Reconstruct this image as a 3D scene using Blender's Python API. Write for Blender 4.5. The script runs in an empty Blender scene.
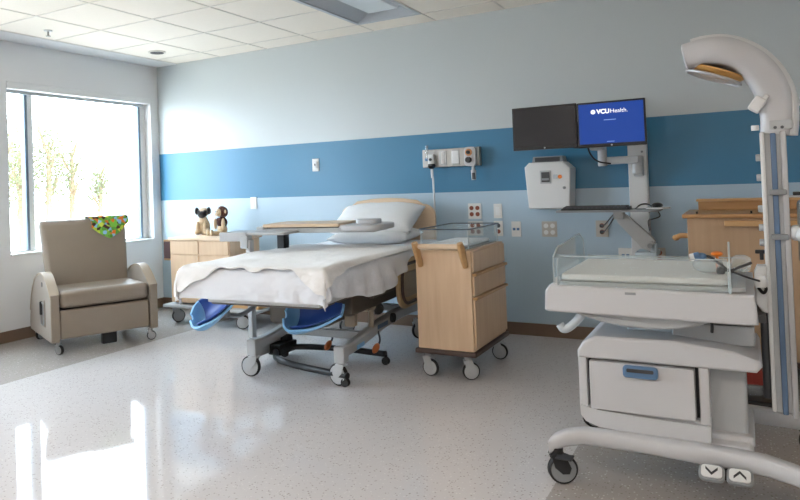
import bpy, bmesh, math, random
from math import sin, cos, pi, radians as R
from mathutils import Vector as V, Matrix, noise
random.seed(7)
C = bpy.context.scene.collection

# ---------------------------------------------------------------- materials
def lin(h):
    h = h.lstrip('#'); v = [int(h[i:i+2], 16)/255 for i in (0, 2, 4)]
    return tuple(c/12.92 if c <= .04045 else ((c+.055)/1.055)**2.4 for c in v) + (1,)

def mat(name, col, rough=.5, metal=0, var=0, scale=8, bump=0, bscale=200, trans=0, spec=.5, emit=None, estr=0, coat=0, sheen=0, sub=0):
    m = bpy.data.materials.new(name); m.use_nodes = True
    nt = m.node_tree; n = nt.nodes; l = nt.links; b = n['Principled BSDF']
    c = lin(col) if isinstance(col, str) else tuple(col) + (1,)
    b.inputs['Base Color'].default_value = c
    b.inputs['Roughness'].default_value = rough
    b.inputs['Metallic'].default_value = metal
    b.inputs['Specular IOR Level'].default_value = spec
    b.inputs['Transmission Weight'].default_value = trans
    b.inputs['Coat Weight'].default_value = coat
    b.inputs['Sheen Weight'].default_value = sheen
    if emit:
        b.inputs['Emission Color'].default_value = lin(emit); b.inputs['Emission Strength'].default_value = estr
    tc = n.new('ShaderNodeTexCoord')
    if var:
        t = n.new('ShaderNodeTexNoise'); t.inputs['Scale'].default_value = scale; t.inputs['Detail'].default_value = 4
        l.new(tc.outputs['Object'], t.inputs['Vector'])
        mx = n.new('ShaderNodeMix'); mx.data_type = 'RGBA'
        mx.inputs[6].default_value = tuple(x*(1-var) for x in c[:3]) + (1,)
        mx.inputs[7].default_value = tuple(min(1, x*(1+var)) for x in c[:3]) + (1,)
        l.new(t.outputs['Fac'], mx.inputs[0]); l.new(mx.outputs[2], b.inputs['Base Color'])
    if bump:
        t = n.new('ShaderNodeTexNoise'); t.inputs['Scale'].default_value = bscale; t.inputs['Detail'].default_value = 3
        l.new(tc.outputs['Object'], t.inputs['Vector'])
        bp = n.new('ShaderNodeBump'); bp.inputs['Strength'].default_value = bump; bp.inputs['Distance'].default_value = .01
        l.new(t.outputs['Fac'], bp.inputs['Height']); l.new(bp.outputs['Normal'], b.inputs['Normal'])
    return m

def mix_node(nt, fac, c1, c2):
    mx = nt.nodes.new('ShaderNodeMix'); mx.data_type = 'RGBA'
    for s, c in ((6, c1), (7, c2)):
        if isinstance(c, tuple): mx.inputs[s].default_value = c
        else: nt.links.new(c, mx.inputs[s])
    nt.links.new(fac, mx.inputs[0]); return mx.outputs[2]

def math_node(nt, op, a, b):
    m = nt.nodes.new('ShaderNodeMath'); m.operation = op
    for i, x in enumerate((a, b)):
        if isinstance(x, (int, float)): m.inputs[i].default_value = x
        else: nt.links.new(x, m.inputs[i])
    return m.outputs[0]

def wood(name, dark, light, axis='Z', rough=.4):
    m = bpy.data.materials.new(name); m.use_nodes = True; nt = m.node_tree; b = nt.nodes['Principled BSDF']
    tc = nt.nodes.new('ShaderNodeTexCoord'); mp = nt.nodes.new('ShaderNodeMapping')
    s = {'Z': (14, 14, 1.1), 'X': (1.1, 14, 14), 'Y': (14, 1.1, 14)}[axis]
    mp.inputs['Scale'].default_value = s
    nt.links.new(tc.outputs['Object'], mp.inputs['Vector'])
    t = nt.nodes.new('ShaderNodeTexNoise'); t.inputs['Scale'].default_value = 2.2; t.inputs['Detail'].default_value = 6
    nt.links.new(mp.outputs[0], t.inputs['Vector'])
    nt.links.new(mix_node(nt, t.outputs['Fac'], lin(dark), lin(light)), b.inputs['Base Color'])
    b.inputs['Roughness'].default_value = rough
    return m

M = {}
M['maple'] = wood('maple_laminate', '#D0AE8C', '#E8CDAD')
M['maple_x'] = wood('maple_laminate_lengthwise', '#D3B698', '#E9D2B6', 'X')
M['maple_edge'] = wood('maple_solid_edge', '#B98F60', '#D3A976', 'X')
M['honey'] = wood('honey_wood', '#AC8050', '#C39564', 'X')
M['honey_z'] = wood('honey_laminate', '#AE8E6E', '#C4A484')
M['brown_edge'] = mat('dark_brown_bumper', '#4B3A33', .45, var=.1)
M['maroon'] = mat('dark_red_lining', '#3A120D', .7, var=.15)
M['white_pl'] = mat('white_plastic', '#D9DADA', .35, var=.02)
M['warm_pl'] = mat('warm_white_plastic', '#C3C4C7', .38, var=.02)
M['grey_pl'] = mat('light_grey_plastic', '#B3B6B8', .4, var=.03)
M['midgrey_pl'] = mat('mid_grey_plastic', '#8B8F92', .42, var=.04)
M['dark_pl'] = mat('dark_grey_plastic', '#3A3C40', .45, var=.06)
M['black'] = mat('black_plastic', '#16171A', .4, var=.1)
M['rubber'] = mat('black_rubber', '#1D1E20', .7, var=.1)
M['blue_rail'] = mat('blue_rail_insert', '#5A7391', .4, var=.05)
M['blue_dark'] = mat('dark_blue_vinyl', '#274C9A', .45, var=.06)
M['blue_light'] = mat('light_blue_vinyl', '#7FB6E2', .4, var=.05)
M['blue_mid'] = mat('blue_plastic', '#56779B', .35, var=.05)
M['steel'] = mat('brushed_steel', '#A9ABAD', .3, 1, var=.06, scale=30)
M['alu'] = mat('aluminium', '#A8A6A2', .38, .8, var=.06, scale=20)
M['silver'] = mat('silver_paint', '#B6B7B9', .35, .3, var=.03)
M['taupe_pl'] = mat('taupe_plastic', '#A19584', .45, var=.05)
M['tan_pl'] = mat('tan_plastic', '#C2A981', .45, var=.05)
M['greybrown'] = mat('greybrown_metal', '#6B665F', .5, .2, var=.08)
M['vinyl'] = mat('taupe_vinyl', '#8F8274', .42, var=.04, bump=.12, bscale=350)
M['vinyl_side'] = mat('pale_taupe_vinyl', '#9C9389', .5, var=.04)
M['armcap'] = mat('cream_arm_cap', '#A99A88', .4, var=.04)
M['sheet'] = mat('white_cotton_sheet', '#DDE0E6', .85, var=.02, bump=.8, bscale=11, sheen=.2)
M['blanket'] = mat('cream_white_blanket', '#E8E7E6', .95, var=.03, bump=.8, bscale=14, sheen=.3)
M['pillow'] = mat('white_pillowcase', '#E8EAEC', .9, var=.02, bump=.6, bscale=12)
M['orange'] = mat('orange_plastic', '#E27A22', .45, var=.06)
M['red'] = mat('red_plastic', '#8A2A1E', .5, var=.1)
M['gold'] = mat('golden_reflector', '#C08F4E', .4, 0, var=.25, scale=30)
M['socket'] = mat('brown_red_socket', '#8C4A34', .5, var=.08)
M['plate'] = mat('switch_plate', '#DCDBD8', .4, var=.02)
M['steel_plate'] = mat('grey_socket_plate', '#B7B2AA', .4, .3, var=.04)
M['fur_tan'] = mat('cream_plush', '#D8BF9C', 1, var=.12, scale=60, bump=.9, bscale=250, sheen=.5)
M['fur_brown'] = mat('brown_plush', '#5A2F1E', 1, var=.2, scale=60, bump=.9, bscale=250, sheen=.4)
M['fur_black'] = mat('black_plush', '#1A1718', 1, var=.2, scale=60, bump=.9, bscale=250, sheen=.3)
M['shirt'] = mat('dark_brown_knit', '#3A1C17', 1, var=.3, scale=70)
M['tile'] = None

def glassy(name, tint, op=.12, rough=.03, edge=.0):
    """clear sheet: transparent with a Fresnel reflection, lets light straight through"""
    m = bpy.data.materials.new(name); m.use_nodes = True; nt = m.node_tree
    nt.nodes.clear(); out = nt.nodes.new('ShaderNodeOutputMaterial')
    tr = nt.nodes.new('ShaderNodeBsdfTransparent'); tr.inputs[0].default_value = lin(tint)
    gl = nt.nodes.new('ShaderNodeBsdfGlossy'); gl.inputs['Roughness'].default_value = rough
    df = nt.nodes.new('ShaderNodeBsdfDiffuse'); df.inputs[0].default_value = (.75, .82, .85, 1)
    fr = nt.nodes.new('ShaderNodeFresnel'); fr.inputs[0].default_value = 1.45
    m1 = nt.nodes.new('ShaderNodeMixShader'); m2 = nt.nodes.new('ShaderNodeMixShader')
    m1.inputs[0].default_value = op
    nt.links.new(tr.outputs[0], m1.inputs[1]); nt.links.new(df.outputs[0], m1.inputs[2])
    ge = nt.nodes.new('ShaderNodeNewGeometry')
    front = math_node(nt, 'SUBTRACT', 1, ge.outputs['Backfacing'])
    nt.links.new(math_node(nt, 'MULTIPLY', fr.outputs[0], front), m2.inputs[0]); nt.links.new(m1.outputs[0], m2.inputs[1]); nt.links.new(gl.outputs[0], m2.inputs[2])
    nt.links.new(m2.outputs[0], out.inputs[0]); return m
M['acrylic'] = glassy('clear_acrylic', '#FAFCFC', .03)
M['acrylic_edge'] = glassy('acrylic_edge', '#D5E2E6', .55)
M['window_glass'] = glassy('window_glass', '#FCFEFF', 0)
M['soft_clear'] = glassy('clear_soft_plastic', '#F8FAFA', .22, .15)

# ---------------------------------------------------------------- mesh builder
class MB:
    def __init__(s): s.bm = bmesh.new()
    def _add(s, other, mtx=None):
        me = bpy.data.meshes.new('tmp'); other.to_mesh(me); other.free()
        if mtx is not None: me.transform(mtx)
        s.bm.from_mesh(me); bpy.data.meshes.remove(me); return s
    def box(s, x0, x1, y0, y1, z0, z1, bev=0, seg=2, mtx=None):
        b = bmesh.new(); bmesh.ops.create_cube(b, size=1)
        bmesh.ops.scale(b, vec=(x1-x0, y1-y0, z1-z0), verts=b.verts)
        bmesh.ops.translate(b, vec=((x0+x1)/2, (y0+y1)/2, (z0+z1)/2), verts=b.verts)
        if bev:
            bev = min(bev, .49*min(abs(x1-x0), abs(y1-y0), abs(z1-z0)))
            bmesh.ops.bevel(b, geom=b.edges[:], offset=bev, segments=seg, profile=.5, affect='EDGES')
        return s._add(b, mtx)
    def cyl(s, p0, p1, r0, r1=None, n=20, bev=0):
        r1 = r0 if r1 is None else r1; p0 = V(p0); p1 = V(p1); d = p1-p0
        b = bmesh.new(); bmesh.ops.create_cone(b, cap_ends=True, segments=n, radius1=r0, radius2=r1, depth=d.length)
        if bev:
            es = [e for e in b.edges if len(e.link_faces) == 2 and any(len(f.verts) > 4 for f in e.link_faces)]
            bmesh.ops.bevel(b, geom=es, offset=bev, segments=2, profile=.5, affect='EDGES')
        q = V((0, 0, 1)).rotation_difference(d.normalized()).to_matrix().to_4x4()
        return s._add(b, Matrix.Translation((p0+p1)/2) @ q)
    def ball(s, c, r, n=16, mtx=None):
        b = bmesh.new(); bmesh.ops.create_uvsphere(b, u_segments=n*2, v_segments=n, radius=1)
        rr = r if hasattr(r, '__len__') else (r, r, r)
        bmesh.ops.scale(b, vec=rr, verts=b.verts)
        m = Matrix.Translation(c)
        if mtx is not None: m = m @ mtx
        return s._add(b, m)
    def tube(s, pts, r, n=10, smooth=0):
        pts = [V(p) for p in pts]
        if smooth: pts = catmull(pts, smooth)
        rr = r if hasattr(r, '__len__') else [r]*len(pts)
        b = bmesh.new(); rings = []; up = V((0, 0, 1))
        t0 = (pts[1]-pts[0]).normalized()
        nrm = t0.cross(up) if abs(t0.z) < .95 else t0.cross(V((1, 0, 0)))
        nrm.normalize()
        for i, p in enumerate(pts):
            t = (pts[min(i+1, len(pts)-1)]-pts[max(i-1, 0)]).normalized()
            nrm = (nrm - t*nrm.dot(t)).normalized(); bn = t.cross(nrm)
            rings.append([b.verts.new(p + (nrm*cos(2*pi*k/n)+bn*sin(2*pi*k/n))*rr[i]) for k in range(n)])
        for a, c in zip(rings, rings[1:]):
            for k in range(n): b.faces.new((a[k], a[(k+1) % n], c[(k+1) % n], c[k]))
        b.faces.new(rings[0][::-1]); b.faces.new(rings[-1])
        return s._add(b)
    def prism(s, pts, axis, a0, a1, bev=0, seg=2, mtx=None):
        """pts: 2D outline; axis 'x': pts=(y,z); 'y': pts=(x,z); 'z': pts=(x,y); extruded a0..a1"""
        b = bmesh.new()
        f3 = {'x': lambda p, a: (a, p[0], p[1]), 'y': lambda p, a: (p[0], a, p[1]), 'z': lambda p, a: (p[0], p[1], a)}[axis]
        lo = [b.verts.new(f3(p, a0)) for p in pts]; hi = [b.verts.new(f3(p, a1)) for p in pts]
        n = len(pts); f1 = b.faces.new(lo); f2 = b.faces.new(hi[::-1])
        for i in range(n): b.faces.new((lo[i], hi[i], hi[(i+1) % n], lo[(i+1) % n]))
        bmesh.ops.recalc_face_normals(b, faces=b.faces)
        if bev: bmesh.ops.bevel(b, geom=list(set(f1.edges) | set(f2.edges)), offset=bev, segments=seg, profile=.5, affect='EDGES')
        return s._add(b, mtx)
    def lathe(s, prof, c=(0, 0, 0), n=28, mtx=None):
        b = bmesh.new(); rings = []
        for r, z in prof: rings.append([b.verts.new((max(r, 1e-4)*cos(2*pi*k/n), max(r, 1e-4)*sin(2*pi*k/n), z)) for k in range(n)])
        for a, d in zip(rings, rings[1:]):
            for k in range(n): b.faces.new((a[k], a[(k+1) % n], d[(k+1) % n], d[k]))
        b.faces.new(rings[0][::-1]); b.faces.new(rings[-1])
        bmesh.ops.recalc_face_normals(b, faces=b.faces)
        m = Matrix.Translation(c)
        if mtx is not None: m = m @ mtx
        return s._add(b, m)
    def sweep(s, secs, closed_caps=True):
        """list of closed loops (same length)"""
        b = bmesh.new(); rings = [[b.verts.new(p) for p in sec] for sec in secs]; n = len(rings[0])
        for a, c in zip(rings, rings[1:]):
            for k in range(n): b.faces.new((a[k], a[(k+1) % n], c[(k+1) % n], c[k]))
        if closed_caps: b.faces.new(rings[0][::-1]); b.faces.new(rings[-1])
        bmesh.ops.recalc_face_normals(b, faces=b.faces)
        return s._add(b)
    def grid(s, f, nu, nv, thick=0):
        b = bmesh.new(); g = [[b.verts.new(f(i/nu, j/nv)) for j in range(nv+1)] for i in range(nu+1)]
        for i in range(nu):
            for j in range(nv): b.faces.new((g[i][j], g[i+1][j], g[i+1][j+1], g[i][j+1]))
        if thick:
            b.normal_update()
            h = [[b.verts.new(v.co - v.normal*thick) for v in row] for row in g]
            for i in range(nu):
                for j in range(nv): b.faces.new((h[i][j], h[i][j+1], h[i+1][j+1], h[i+1][j]))
            for i in range(nu):
                b.faces.new((g[i][0], h[i][0], h[i+1][0], g[i+1][0])); b.faces.new((g[i][nv], g[i+1][nv], h[i+1][nv], h[i][nv]))
            for j in range(nv):
                b.faces.new((g[0][j], g[0][j+1], h[0][j+1], h[0][j])); b.faces.new((g[nu][j], h[nu][j], h[nu][j+1], g[nu][j+1]))
            bmesh.ops.recalc_face_normals(b, faces=b.faces)
        return s._add(b)
    def build(s, name, m, root=None, local=False, ang=35, tr=None):
        me = bpy.data.meshes.new(name); s.bm.to_mesh(me); s.bm.free()
        if tr is not None: me.transform(tr)
        o = bpy.data.objects.new(name, me); C.objects.link(o)
        if root is not None:
            o.parent = root
            if not local: me.transform(Matrix.Translation(-world_of(root)))
        me.materials.append(M[m] if isinstance(m, str) else m)
        me.shade_smooth(); me.set_sharp_from_angle(angle=R(ang))
        if ang == 35: w = o.modifiers.new('weighted_normal', 'WEIGHTED_NORMAL'); w.keep_sharp = True; w.weight = 100
        return o

def world_of(o):
    w = V(o.location)
    while o.parent is not None: o = o.parent; w += o.location
    return w

def catmull(p, k):
    out = []; p = [2*p[0]-p[1]] + p + [2*p[-1]-p[-2]]
    for i in range(1, len(p)-2):
        for j in range(k):
            t = j/k
            out.append(.5*((2*p[i]) + (p[i+1]-p[i-1])*t + (2*p[i-1]-5*p[i]+4*p[i+1]-p[i+2])*t*t + (3*p[i]-p[i-1]-3*p[i+1]+p[i+2])*t**3))
    out.append(p[-2]); return out

def rrect(x0, x1, y0, y1, r, n=5):
    pts = []
    for cx, cy, a in ((x1-r, y1-r, 0), (x0+r, y1-r, 90), (x0+r, y0+r, 180), (x1-r, y0+r, 270)):
        for k in range(n+1):
            t = R(a+90*k/n); pts.append((cx+r*cos(t), cy+r*sin(t)))
    return pts

def thing(name, label, cat, loc=(0, 0, 0), rz=0, group=None):
    o = bpy.data.objects.new(name, None); C.objects.link(o); o.empty_display_size = .1
    o.location = loc; o.rotation_euler = (0, 0, rz); tag(o, label, cat, group); return o
def tag(o, label, cat, group=None):
    o['label'] = label; o['category'] = cat
    if group: o['group'] = group
    return o
def struct(o): o['kind'] = 'structure'; return o
def kids(o): return [c for c in bpy.data.objects if c.parent == o]
def dup(o, loc, rz=None, label=None, parent=None):
    c = o.copy(); C.objects.link(c); c.parent = parent
    for k in kids(o): dup(k, k.location, None, None, c)
    c.location = loc
    if rz is not None: c.rotation_euler = (0, 0, rz)
    if label: c['label'] = label
    return c

def caster(root, x, y, r=.05, top=.14, fork='grey_pl', hub='grey_pl', yaw=0, w=.022, local=False, twin=False):
    """swivel caster: fork part, wheel sub-part; yaw is the swivel from facing the room's open corner"""
    wx, wy = (x, y)
    if local:
        r0 = root.rotation_euler[2]; wx = root.location.x + x*cos(r0) - y*sin(r0); wy = root.location.y + x*sin(r0) + y*cos(r0)
    yaw = math.atan2(5.6-wx, 5.4+wy) + yaw + (0 if not local else -root.rotation_euler[2])
    rot = Matrix.Translation((x, y, 0)) @ Matrix.Rotation(yaw, 4, 'Z')
    off = r*.35
    f = MB(); f.cyl((0, 0, top-.03), (0, 0, top), r*.42, n=16, bev=.003)
    f.prism([(-r*.5, top-.028), (r*.45, top-.028), (off+r*.5, r*1.15), (off+r*.35, r*.75), (off-r*.1, r*.75), (off-r*.6, r*1.2)], 'y', w*.62, w*.62+.006, bev=.002)
    f.prism([(-r*.5, top-.028), (r*.45, top-.028), (off+r*.5, r*1.15), (off+r*.35, r*.75), (off-r*.1, r*.75), (off-r*.6, r*1.2)], 'y', -w*.62-.006, -w*.62, bev=.002)
    f.box(-r*.5, r*.5, -w*.62-.006, w*.62+.006, top-.036, top-.026, .003)
    f.cyl((off, -w*.8, r), (off, w*.8, r), r*.16, n=12)
    fo = f.build('caster', fork, root, local=local, tr=rot)
    t = MB(); t.lathe([(r*.55, -w*.42), (r*.92, -w*.5), (r, -w*.3), (r, w*.3), (r*.92, w*.5), (r*.55, w*.42)], (off, 0, r), mtx=Matrix.Rotation(pi/2, 4, 'X'))
    to = t.build('wheel', 'rubber', root, local=local, tr=rot); to.parent = fo
    h = MB(); h.lathe([(.004, -w*.5), (r*.80, -w*.56), (r*.86, -w*.48), (r*.86, w*.48), (r*.80, w*.56), (.004, w*.5)], (off, 0, r), mtx=Matrix.Rotation(pi/2, 4, 'X'))
    ho = h.build('wheel_hub', hub, root, local=local, tr=rot); ho.parent = fo
    return fo

# ---------------------------------------------------------------- camera
f_, yaw, pit, rol = 675.17, .5255, -.0177, -.0365
Fw = V((-sin(yaw)*cos(pit), cos(yaw)*cos(pit), -sin(pit)))
Rt = V((cos(yaw), sin(yaw), 0)); Up = Rt.cross(Fw)
a_ = Rt*cos(rol)+Up*sin(rol); b_ = -Rt*sin(rol)+Up*cos(rol)
cam = bpy.data.cameras.new('camera'); co = bpy.data.objects.new('camera', cam); C.objects.link(co)
mw = Matrix((a_, b_, -Fw)).transposed().to_4x4(); mw.translation = V((5.6027, -5.4379, 1.2562)); co.matrix_world = mw
cam.sensor_width = 36; cam.lens = f_/800*36
cam.shift_x = (400-350.3)/800; cam.shift_y = -(250-174.1)/800; cam.clip_start = .05
bpy.context.scene.camera = co

# ---------------------------------------------------------------- room
H = 2.6614; XR = 7.6; YF = -7.4
# wall paint with the painted blue band (world height)
def wall_paint(name, band):
    m = bpy.data.materials.new(name); m.use_nodes = True; nt = m.node_tree; b = nt.nodes['Principled BSDF']
    tc = nt.nodes.new('ShaderNodeTexCoord'); sp = nt.nodes.new('ShaderNodeSeparateXYZ'); nt.links.new(tc.outputs['Object'], sp.inputs[0])
    up = lin('#BFC6C9'); low = lin('#AABFCE'); blue = lin('#37789C')
    if band:
        z = sp.outputs['Z']
        hi = math_node(nt, 'GREATER_THAN', z, 1.6855); lo = math_node(nt, 'GREATER_THAN', z, 1.1716)
        c1 = mix_node(nt, lo, low, blue); c2 = mix_node(nt, hi, c1, up)
        nt.links.new(c2, b.inputs['Base Color'])
    else: b.inputs['Base Color'].default_value = lin('#DEDEDF')
    t = nt.nodes.new('ShaderNodeTexNoise'); t.inputs['Scale'].default_value = 160
    nt.links.new(tc.outputs['Object'], t.inputs['Vector'])
    bp = nt.nodes.new('ShaderNodeBump'); bp.inputs['Strength'].default_value = .12; bp.inputs['Distance'].default_value = .002
    nt.links.new(t.outputs['Fac'], bp.inputs['Height']); nt.links.new(bp.outputs[0], b.inputs['Normal'])
    b.inputs['Roughness'].default_value = .36; return m
M['wall_band'] = wall_paint('grey_blue_wall_with_blue_band', True)
M['wall_plain'] = wall_paint('off_white_wall', False)

def floor_mat():
    m = bpy.data.materials.new('polished_speckled_floor'); m.use_nodes = True; nt = m.node_tree; b = nt.nodes['Principled BSDF']; L = nt.links
    tc = nt.nodes.new('ShaderNodeTexCoord'); sp = nt.nodes.new('ShaderNodeSeparateXYZ'); L.new(tc.outputs['Object'], sp.inputs[0])
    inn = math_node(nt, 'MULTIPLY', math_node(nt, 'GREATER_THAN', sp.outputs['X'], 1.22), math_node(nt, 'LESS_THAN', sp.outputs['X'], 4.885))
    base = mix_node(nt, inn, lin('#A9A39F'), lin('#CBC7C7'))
    v = nt.nodes.new('ShaderNodeTexVoronoi'); v.inputs['Scale'].default_value = 78; L.new(tc.outputs['Object'], v.inputs['Vector'])
    dot = math_node(nt, 'LESS_THAN', v.outputs['Distance'], .3)
    wn = nt.nodes.new('ShaderNodeSeparateColor'); L.new(v.outputs['Color'], wn.inputs[0])
    pick = math_node(nt, 'GREATER_THAN', wn.outputs[0], .72); pick2 = math_node(nt, 'LESS_THAN', wn.outputs[0], .2)
    dk = mix_node(nt, math_node(nt, 'MULTIPLY', math_node(nt, 'MULTIPLY', dot, pick), .6), base, lin('#7E7468'))
    lt = mix_node(nt, math_node(nt, 'MULTIPLY', math_node(nt, 'MULTIPLY', dot, pick2), .6), dk, lin('#E2E0DC'))
    L.new(lt, b.inputs['Base Color'])
    b.inputs['Roughness'].default_value = .05; b.inputs['Specular IOR Level'].default_value = .27
    t = nt.nodes.new('ShaderNodeTexNoise'); t.inputs['Scale'].default_value = 5; t.inputs['Detail'].default_value = 1
    L.new(tc.outputs['Object'], t.inputs['Vector'])
    bp = nt.nodes.new('ShaderNodeBump'); bp.inputs['Strength'].default_value = .06; bp.inputs['Distance'].default_value = .003
    L.new(t.outputs['Fac'], bp.inputs['Height']); L.new(bp.outputs[0], b.inputs['Normal'])
    return m
M['floor'] = floor_mat()
M['ceil_tile'] = mat('ceiling_tile', '#EFE7DC', .9, var=.02, scale=40, bump=.15, bscale=300)
M['ceil_bar'] = mat('ceiling_grid_bar', '#DDD6CD', .6, var=.02)
M['trim_paint'] = mat('white_trim', '#E2E3E3', .4, var=.01)
M['base_brown'] = mat('brown_vinyl_baseboard', '#6F5A4A', .5, var=.06)
M['sash_dark'] = mat('blue_grey_sash', '#6F808F', .45, .2, var=.03)
M['win_frame'] = mat('window_frame_metal', '#B9C4CC', .4, .2, var=.03)

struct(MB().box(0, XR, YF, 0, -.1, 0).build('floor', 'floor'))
cm = MB(); TX0, TX1, TY0, TY1 = 2.755, 3.364, -1.524, -.305   # opening for the light
for x0, x1, y0, y1 in ((0, TX0, YF, 0), (TX1, XR, YF, 0), (TX0, TX1, TY1, 0), (TX0, TX1, YF, TY0)):
    cm.box(x0, x1, y0, y1, H, H+.12)
ceil = struct(cm.build('ceiling', 'ceil_tile'))
gm = MB()
x = .3165
while x < XR:
    gm.box(x-.006, x+.006, YF, -.003, H-.004, H+.001); x += .6096
y = -.3054+.0
while y > YF:
    
    for xa_, xb_ in (((.3165, TX0), (TX1, XR)) if TY0 < y-.02 and y+.02 < TY1 else ((.3165, XR),)): gm.box(xa_, xb_, y-.006, y+.006, H-.0045, H+.0005)
    y -= .6096
struct(gm.build('trim_1', 'ceil_bar'))
# flat drywall strip along the window wall
struct(MB().box(0.001, .3, YF, -.003, H-.006, H+.001).build('trim_2', 'wall_plain'))
struct(MB().box(-.2, XR+.2, 0, .15, -.1, H+.12).build('wall_back', 'wall_band'))
struct(MB().box(XR, XR+.15, YF, 0, 0, H+.12).build('wall_right', 'wall_plain'))
struct(MB().box(-.2, XR+.2, YF-.15, YF, -.1, H+.12).build('wall_front', 'wall_plain'))
WZ0, WZ1 = .745, 2.30
wins = [(-1.79, -.11), (-4.7, -2.5)]
wm = MB(); T = .22
ys = [0, -.11, -1.79, -2.5, -4.7, YF]
for i, (a, b) in enumerate(zip(ys, ys[1:])):
    if i % 2 == 0: wm.box(-T, 0, b, a, 0, H+.12)
    else: wm.box(-T, 0, b, a, 0, WZ0); wm.box(-T, 0, b, a, WZ1, H+.12)
struct(wm.build('wall_left', 'wall_plain'))
struct(MB().box(.001, XR-.01, -.012, 0, 0, .10, .003).build('baseboard_back', 'base_brown'))
struct(MB().box(0, .012, YF+.01, -.013, 0, .10, .003).build('baseboard_left', 'base_brown'))
for k, (a, b) in enumerate(wins):
    fm = MB(); xa, xb = -.16, -.10
    fm.box(xa, xb, a, b, WZ0, WZ0+.035); fm.box(xa, xb, a, b, WZ1-.03, WZ1)
    fm.box(xa, xb, a, a+.02, WZ0+.03, WZ1-.03); fm.box(xa, xb, b-.07, b, WZ0+.03, WZ1-.03)
    fm.box(xa, xb, a+.255, a+.315, WZ0+.03, WZ1-.03, .004)
    w = struct(fm.build('window_%d' % (k+1), 'trim_paint'))
    g = MB().box(xa+.01, xb+.012, a+.225, a+.253, WZ0+.03, WZ1-.03, .003).build('sash_rail', 'sash_dark', ang=34); g.parent = w
    g = MB().box(xa+.01, xb+.012, b-.10, b-.073, WZ0+.03, WZ1-.03, .003).build('sash_rail', 'sash_dark', ang=34); g.parent = w
    p = MB().box(-.133, -.127, a+.03, b-.05, WZ0+.04, WZ1-.04).build('pane', 'window_glass'); p.parent = w
    s = MB().box(-.10, .012, a+.002, b-.002, WZ0, WZ0+.018, .004).build('window_sill', 'trim_paint'); s.parent = w
bl = thing('roller_blind', 'rolled up white roller blind in a long cassette over the window', 'blind', (.0, -.95, 2.22))
MB().box(-.09, .012, -1.788, -.112, 2.235, 2.298, .006).build('cassette', 'trim_paint', bl)
MB().box(-.08, -.068, -1.76, -.14, 2.205, 2.235, .002).build('bottom_bar', 'grey_pl', bl)

# troffer in the opening
tr = thing('ceiling_light', 'recessed rectangular ceiling light with pale basket diffuser', 'ceiling light', (3.06, -.915, H))
m_ = MB()
m_.box(TX0, TX1, TY0, TY1, H+.09, H+.12)
for x0, x1, y0, y1 in ((TX0, TX0+.03, TY0, TY1), (TX1-.03, TX1, TY0, TY1), (TX0, TX1, TY0, TY0+.04), (TX0, TX1, TY1-.04, TY1)):
    m_.box(x0, x1, y0, y1, H-.006, H+.09, .002)
m_.prism([(TX0+.02, H), (TX0+.02, H+.09), (TX0+.16, H+.09)], 'y', TY0+.02, TY1-.02)
m_.prism([(TX1-.02, H), (TX1-.16, H+.09), (TX1-.02, H+.09)], 'y', TY0+.02, TY1-.02)
m_.build('housing', mat('light_housing_enamel', '#B9BEC4', .4, var=.02), tr)
MB().prism([(TX0+.15, H+.086), (TX0+.17, H+.05), (TX1-.17, H+.05), (TX1-.15, H+.086)], 'y', TY0+.10, TY1-.10, .003).build('diffuser', mat('frosted_diffuser', '#DCE2E6', .5, var=.02), tr)
# unseen fill panels, added behind the camera to brighten the room
M['fill_on'] = mat('fill_panel_glow', '#FFF4E4', .6, emit='#FFF1E2', estr=17)
for i, (lx, ly) in enumerate(((1.53, -5.8), (3.97, -5.8), (6.41, -5.8))):
    t = thing('ceiling_light', ['added glowing fill panel behind the camera near the window wall', 'added glowing fill panel behind the camera in the middle', 'added glowing fill panel behind the camera near the right wall', 'added glowing fill panel beside the camera by the right wall'][i], 'ceiling light', (lx, ly, H-.02))
    MB().box(lx-.3, lx+.3, ly-.6, ly+.6, H-.03, H-.001, .004).build('frame', 'trim_paint', t)
    MB().box(lx-.27, lx+.27, ly-.57, ly+.57, H-.034, H-.028, .001).build('diffuser', 'fill_on', t)

# ceiling speaker / sprinkler
t = thing('recessed_downlight', 'small round dark recessed downlight in the ceiling near the corner', 'downlight', (.612, -.581, H))
MB().lathe([(.055, .003), (.085, .002), (.088, -.004), (.055, -.008)], (.612, -.581, H-.003)).build('trim_ring', 'ceil_bar', t)
MB().lathe([(.0, 0), (.066, 0), (.066, -.006), (.0, -.005)], (.612, -.581, H-.006)).build('lens', 'black', t)
t = thing('fire_sprinkler', 'small metal sprinkler head hanging from the ceiling above the window', 'sprinkler', (.603, -1.796, H))
MB().lathe([(.001, -.004), (.035, -.005), (.03, -.012), (.012, -.014)], (.603, -1.796, H)).build('escutcheon', 'white_pl', t)
MB().cyl((.603, -1.796, H-.012), (.603, -1.796, H-.05), .008).cyl((.603, -1.796, H-.05), (.603, -1.796, H-.054), .02).build('spray_head', 'alu', t)

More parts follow.
